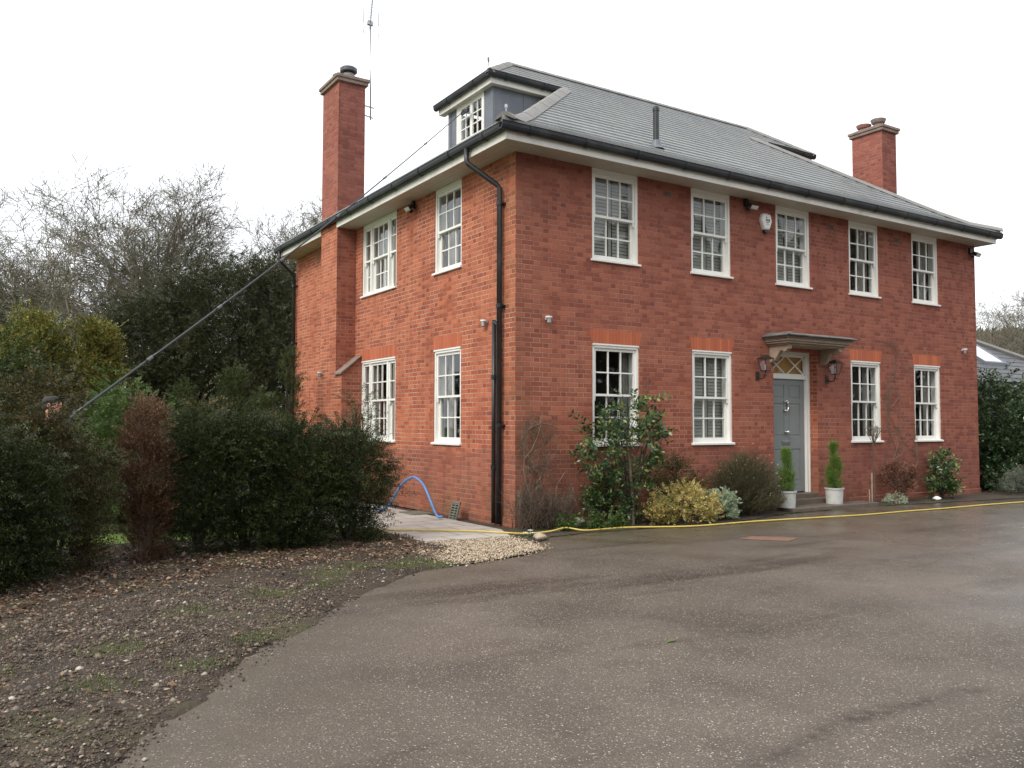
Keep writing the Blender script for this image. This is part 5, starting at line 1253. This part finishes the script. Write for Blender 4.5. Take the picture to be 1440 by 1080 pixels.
for i in range(len(ys)-1):
    y0, y1 = ys[i], ys[i+1]; m.add([(13.4, y0, zf(y0)+.02), (xr(y0), y0, zf(y0)+.02), (xr(y1), y1, zf(y1)), (13.4, y1, zf(y1)), (13.4, y0, zf(y0)-.01), (xr(y0), y0, zf(y0)-.01)], [(0, 1, 2, 3), (4, 5, 1, 0)]); aatt += [i, i]
m.quad((25.9, 2.95, 2.9), (25.9, 11, 2.9), (18.1, 7, 5.72), (18.1, 6.99, 5.72)); m.quad((13.4, 11, 2.9), (25.9, 11, 2.9), (18.1, 7, 5.72), (13.4, 7, 5.72)); aatt += [0, 0]
ar = apart(m, 'roof', 'slate_annex', recalc=False); at_ = ar.data.attributes.new('course', 'FLOAT', 'FACE')
if len(aatt) == len(ar.data.polygons): at_.data.foreach_set('value', np.array(aatt, np.float32))
m = MB(); m.tube([(xr(y), y, zf(y)+.05) for y in (2.95, 4, 5, 6, 7)], .10, 6); apart(m, 'hip_tile', 'hip_tile')
m = MB(); m.box(13.4, 25.95, 2.86, 2.97, 2.80, 2.90); apart(m, 'gutter', 'gutter_plastic')
fs_ = lambda x, y, z: (x, y, zf(y)+z)
m = MB(fs_); a0, a1, b0, b1 = 20.25, 21.45, 3.85, 5.15
m.box(a0-.07, a0, b0-.07, b1+.07, .0, .11); m.box(a1, a1+.07, b0-.07, b1+.07, .0, .11); m.box(a0, a1, b0-.07, b0, .0, .112); m.box(a0, a1, b1, b1+.07, .0, .112); sk = apart(m, 'skylight', 'lead')
def skyglass():
    q = NT('roof_glass'); q.set('Base Color', (.75, .78, .8)); q.set('Roughness', .08); q.set('Specular IOR Level', 1.); q.set('Metallic', .55); M['roof_glass'] = q.m
skyglass()
m = MB(fs_); m.box(a0, a1, b0, b1, .07, .085); o = m.build('pane', 'roof_glass'); o.parent = sk
m = MB(); m.box(20.9, 20.97, 3.36, 3.46, 1.3, 2.55); m.box(22.03, 22.1, 3.36, 3.46, 1.3, 2.55); m.box(20.97, 22.03, 3.362, 3.46, 2.48, 2.55); m.box(20.97, 22.03, 3.362, 3.46, 1.3, 1.37); m.box(21.47, 21.53, 3.364, 3.46, 1.37, 2.48); aw = apart(m, 'window', 'olive_paint')
m = MB(); m.quad((20.97, 3.41, 1.37), (22.03, 3.41, 1.37), (22.03, 3.41, 2.48), (20.97, 3.41, 2.48)); o = m.build('pane', 'glass'); o.parent = aw
m = MB(); m.box(13.65, 25.3, 4.2, 4.3, 0, 2.85); apart(m, 'interior', 'plaster_in')

# ------------------------------------------------------------------ the window cleaner and the long pole
P1 = Vector((1.62, 4.47, 8.12)); P0 = Vector((-6.58, -.10, 1.155))
pd = (P1-P0).normalized()
e = empty('cleaning_pole', P0, 'long telescopic pole reaching from the cleaner up to the dormer window', 'pole')
L = (P1-P0).length; m = MB(); jn = MB()
secs = [(-.35, .018), (.9, .0175), (2.2, .0165), (3.6, .0155), (5.1, .014), (6.7, .012), (8.3, .0105), (9.9, .009), (L-.12, .008)]
sag = lambda t: Vector((0, 0, -.14*math.sin(math.pi*max(0, min(1, t/L)))))
for (a, r), (b, _) in zip(secs[:-1], secs[1:]):
    k = 5; m.tube([pd*(a+(b-a)*i/k)+sag(a+(b-a)*i/k) for i in range(k+1)], secs[[s[0] for s in secs].index(a)][1], 8)
    if a > 0: jn = MB(); jn.tube([pd*(a-.05)+sag(a), pd*(a+.04)+sag(a)], r+.009, 8); jo = jn.build('clamp', 'pole_joint'); jo.parent = e
o = m.build('shaft', 'pole_carbon', smooth=True); o.parent = e
m = MB(); h = pd*(L-.12); m.tube([h, h+pd*.08, h+Vector((.07, .02, .02))], .008, 6); m.box(h.x+.04, h.x+.08, h.y-.14, h.y+.14, h.z-.02, h.z+.05); o = m.build('brush_head', 'black_plastic'); o.parent = e

def skin_fig(name, J, edges, mat, parent=None, sub=2, root=0):
    me = bpy.data.meshes.new(name); me.from_pydata([j[0] for j in J], edges, []); me.materials.append(M[mat]); me.shade_smooth() if False else None
    o = bpy.data.objects.new(name, me); col.objects.link(o)
    if parent: o.parent = parent
    o.modifiers.new('skin', 'SKIN').use_smooth_shade = True
    sl = me.skin_vertices[0].data if me.skin_vertices else None
    if sl is None:
        bm = bmesh.new(); bm.from_mesh(me); bm.verts.layers.skin.verify(); bm.to_mesh(me); bm.free(); sl = me.skin_vertices[0].data
    for i, j in enumerate(J):
        r = j[1]; sl[i].radius = (r, r) if not isinstance(r, tuple) else r; sl[i].use_root = (i == root)
    s = o.modifiers.new('sub', 'SUBSURF'); s.levels = sub; s.render_levels = sub
    return o
# local frame: origin at the feet, x toward the house
px, py = -6.22, .10
def loc(p): return (p[0]-px, p[1]-py, p[2])
hl = Vector(loc(P0+pd*.02)); hr = Vector(loc(P0+pd*.62))
J = [((0, 0, .96), .135), ((0, 0, 1.10), .125), ((.01, 0, 1.28), .15), ((.02, 0, 1.45), .155), ((.03, 0, 1.56), .062), ((.045, 0, 1.625), .06),
     ((.055, 0, 1.70), .082), ((.05, 0, 1.785), .088), ((.04, 0, 1.85), .06),
     ((-.04, .19, 1.475), .062), ((-.16, .22, 1.25), .046), (tuple(hr+Vector((-.06, .06, -.0))), .034), 
     ((-.07, -.17, 1.475), .062), ((-.24, -.22, 1.28), .046), (tuple(hl+Vector((.05, .02, .03))), .034),
     ((0, .1, .92), .10), ((.03, .11, .50), .068), ((0, .12, .09), .045), ((.14, .13, .04), .04),
     ((0, -.1, .92), .10), ((-.04, -.12, .50), .068), ((-.1, -.13, .09), .045), ((.04, -.15, .04), .04)]
Ed = [(0, 1), (1, 2), (2, 3), (3, 4), (4, 5), (5, 6), (6, 7), (7, 8), (3, 9), (9, 10), (10, 11), (3, 12), (12, 13), (13, 14), (0, 15), (15, 16), (16, 17), (17, 18), (0, 19), (19, 20), (20, 21), (21, 22)]
# palms and five fingers closing round the pole on each hand
def hand(center, wrist_i, side):
    c = Vector(center); ax = pd; o_ = ax.orthogonal().normalized(); w = Vector(J[wrist_i][0]); inn = (c-w); inn = (inn-ax*inn.dot(ax)).normalized(); b = ax.cross(inn)*side
    pi = len(J); J.append((tuple(c-inn*.042), .024)); Ed.append((wrist_i, pi))
    for k in range(4):
        s0 = (k-1.5)*.021; Lk = (.9, 1., .96, .8)[k]; rts = []
        for t, (u, v_) in enumerate(((-.038, .012), (-.022, .034), (.008, .040), (.030, .020))):
            J.append((tuple(c+ax*s0+inn*u*Lk+b*v_*Lk), .0095-.0008*t)); Ed.append((pi if t == 0 else len(J)-2, len(J)-1))
    for t, (u, v_, s_) in enumerate(((-.03, -.022, .03), (-.008, -.036, .045), (.016, -.032, .05))):
        J.append((tuple(c+ax*s_+inn*u+b*v_), .011-.001*t)); Ed.append((pi if t == 0 else len(J)-2, len(J)-1))
hand(hr, 11, 1); hand(hl, 14, 1)
body = skin_fig('person', J, Ed, 'skin', None, 2, 0); body.location = (px, py, 0)
tag(body, 'window cleaner in a dark cap and grey jacket holding the long pole behind the hedge', 'person')
def sub_fig(name, idx, grow, mat, root=0):
    mp = {v: i for i, v in enumerate(idx)}; jj = [(J[i][0], J[i][1]+grow) for i in idx]; ee = [(mp[a], mp[b]) for a, b in Ed if a in mp and b in mp]
    return skin_fig(name, jj, ee, mat, body, 2, root)
sub_fig('jacket', [0, 1, 2, 3, 4, 9, 10, 11, 12, 13, 14], .028, 'jacket'); sub_fig('trousers', [0, 15, 16, 17, 19, 20, 21], .012, 'trousers')
for a, b in ((17, 18), (21, 22)): skin_fig('boot', [(J[a][0], .055), (J[b][0], .05)], [(0, 1)], 'boot', body, 2)
# face
hc = Vector((.05, 0, 1.765)); fd = Vector((.80, -.45, .30)).normalized(); fs2 = fd.cross(Vector((0, 0, 1))).normalized(); fu = fs2.cross(fd)
def blob(name, pts, mat):
    m = MB()
    for c, r in pts:
        c = Vector(c); vs = []
        for i in range(7):
            for j in range(10): ph = math.pi*i/6; th = 2*math.pi*j/10; vs.append(tuple(c+fs2*r[0]*math.sin(ph)*math.cos(th)+fd*r[1]*math.sin(ph)*math.sin(th)+fu*r[2]*math.cos(ph)))
        m.add(vs, [(i*10+j, i*10+(j+1) % 10, (i+1)*10+(j+1) % 10, (i+1)*10+j) for i in range(6) for j in range(10)])
    o = m.build(name, mat, smooth=True); o.parent = body
blob('nose', [(hc+fd*.088+fu*(-.01), (.014, .022, .024))], 'skin'); blob('ear', [(hc+fs2*.082, (.012, .02, .03)), (hc-fs2*.082, (.012, .02, .03))], 'skin')
blob('eye', [(hc+fd*.08+fs2*.032+fu*.018, (.012, .008, .008)), (hc+fd*.08-fs2*.032+fu*.018, (.012, .008, .008))], 'white_paint'); blob('iris', [(hc+fd*.087+fs2*.032+fu*.018, (.006, .003, .006)), (hc+fd*.087-fs2*.032+fu*.018, (.006, .003, .006))], 'ink')
blob('mouth', [(hc+fd*.083-fu*.045, (.024, .008, .007))], 'glove'); blob('hair', [(hc-fd*.018+fu*.005, (.088, .092, .085))], 'hair')
blob('cap', [(hc+fu*.045-fd*.01, (.096, .105, .068)), (hc+fd*.10+fu*.045, (.06, .055, .009))], 'cap_cloth')
g1 = J[len(J)-34:] if False else None
# gloves over both hands
def glove(center, wrist_i):
    c = Vector(center)
    ids = [i for i in range(23, len(J)) if (Vector(J[i][0])-c).length < .09]+[wrist_i]; ids = [wrist_i]+ids[:-1]
    mp = {v: i for i, v in enumerate(ids)}; jj = [(J[i][0], J[i][1]+.004) for i in ids]; ee = [(mp[a], mp[b]) for a, b in Ed if a in mp and b in mp]
    skin_fig('glove', jj, ee, 'glove', body, 2, 0)
glove(hr, 11); glove(hl, 14)

# ------------------------------------------------------------------ light
w = bpy.data.worlds.new('World'); scn.world = w; w.use_nodes = True; nt = w.node_tree; bgn = nt.nodes['Background']
SE, SR = R(42), R(205)
sky = nt.nodes.new('ShaderNodeTexSky'); sky.sky_type = 'NISHITA'; sky.sun_disc = False; sky.sun_elevation = SE; sky.sun_rotation = SR; sky.dust_density = 3; sky.air_density = 1.2
mx = nt.nodes.new('ShaderNodeMix'); mx.data_type = 'RGBA'; mx.inputs[0].default_value = .88; mx.inputs[7].default_value = (7.6, 7.75, 8.0, 1)
nt.links.new(sky.outputs[0], mx.inputs[6]); nt.links.new(mx.outputs[2], bgn.inputs[0]); bgn.inputs[1].default_value = .12
sl = bpy.data.lights.new('sun', 'SUN'); sl.energy = 1.4; sl.angle = R(25); sl.color = (1, .96, .9)
so = bpy.data.objects.new('sun', sl); col.objects.link(so)
# sun stands behind the photographer's left shoulder, high, behind cloud
sd = Vector((-.88, -.30, .0)).normalized()*math.cos(SE)+Vector((0, 0, math.sin(SE)))
so.rotation_euler = sd.to_track_quat('Z', 'Y').to_euler()
sky.sun_rotation = math.atan2(sd.x, sd.y)

scn.view_settings.view_transform = 'Standard'; scn.view_settings.look = 'None'; scn.view_settings.exposure = .74; scn.view_settings.gamma = 1
scn.cycles.use_denoising = True; scn.cycles.max_bounces = 6; scn.cycles.transparent_max_bounces = 12; scn.cycles.sample_clamp_indirect = 6
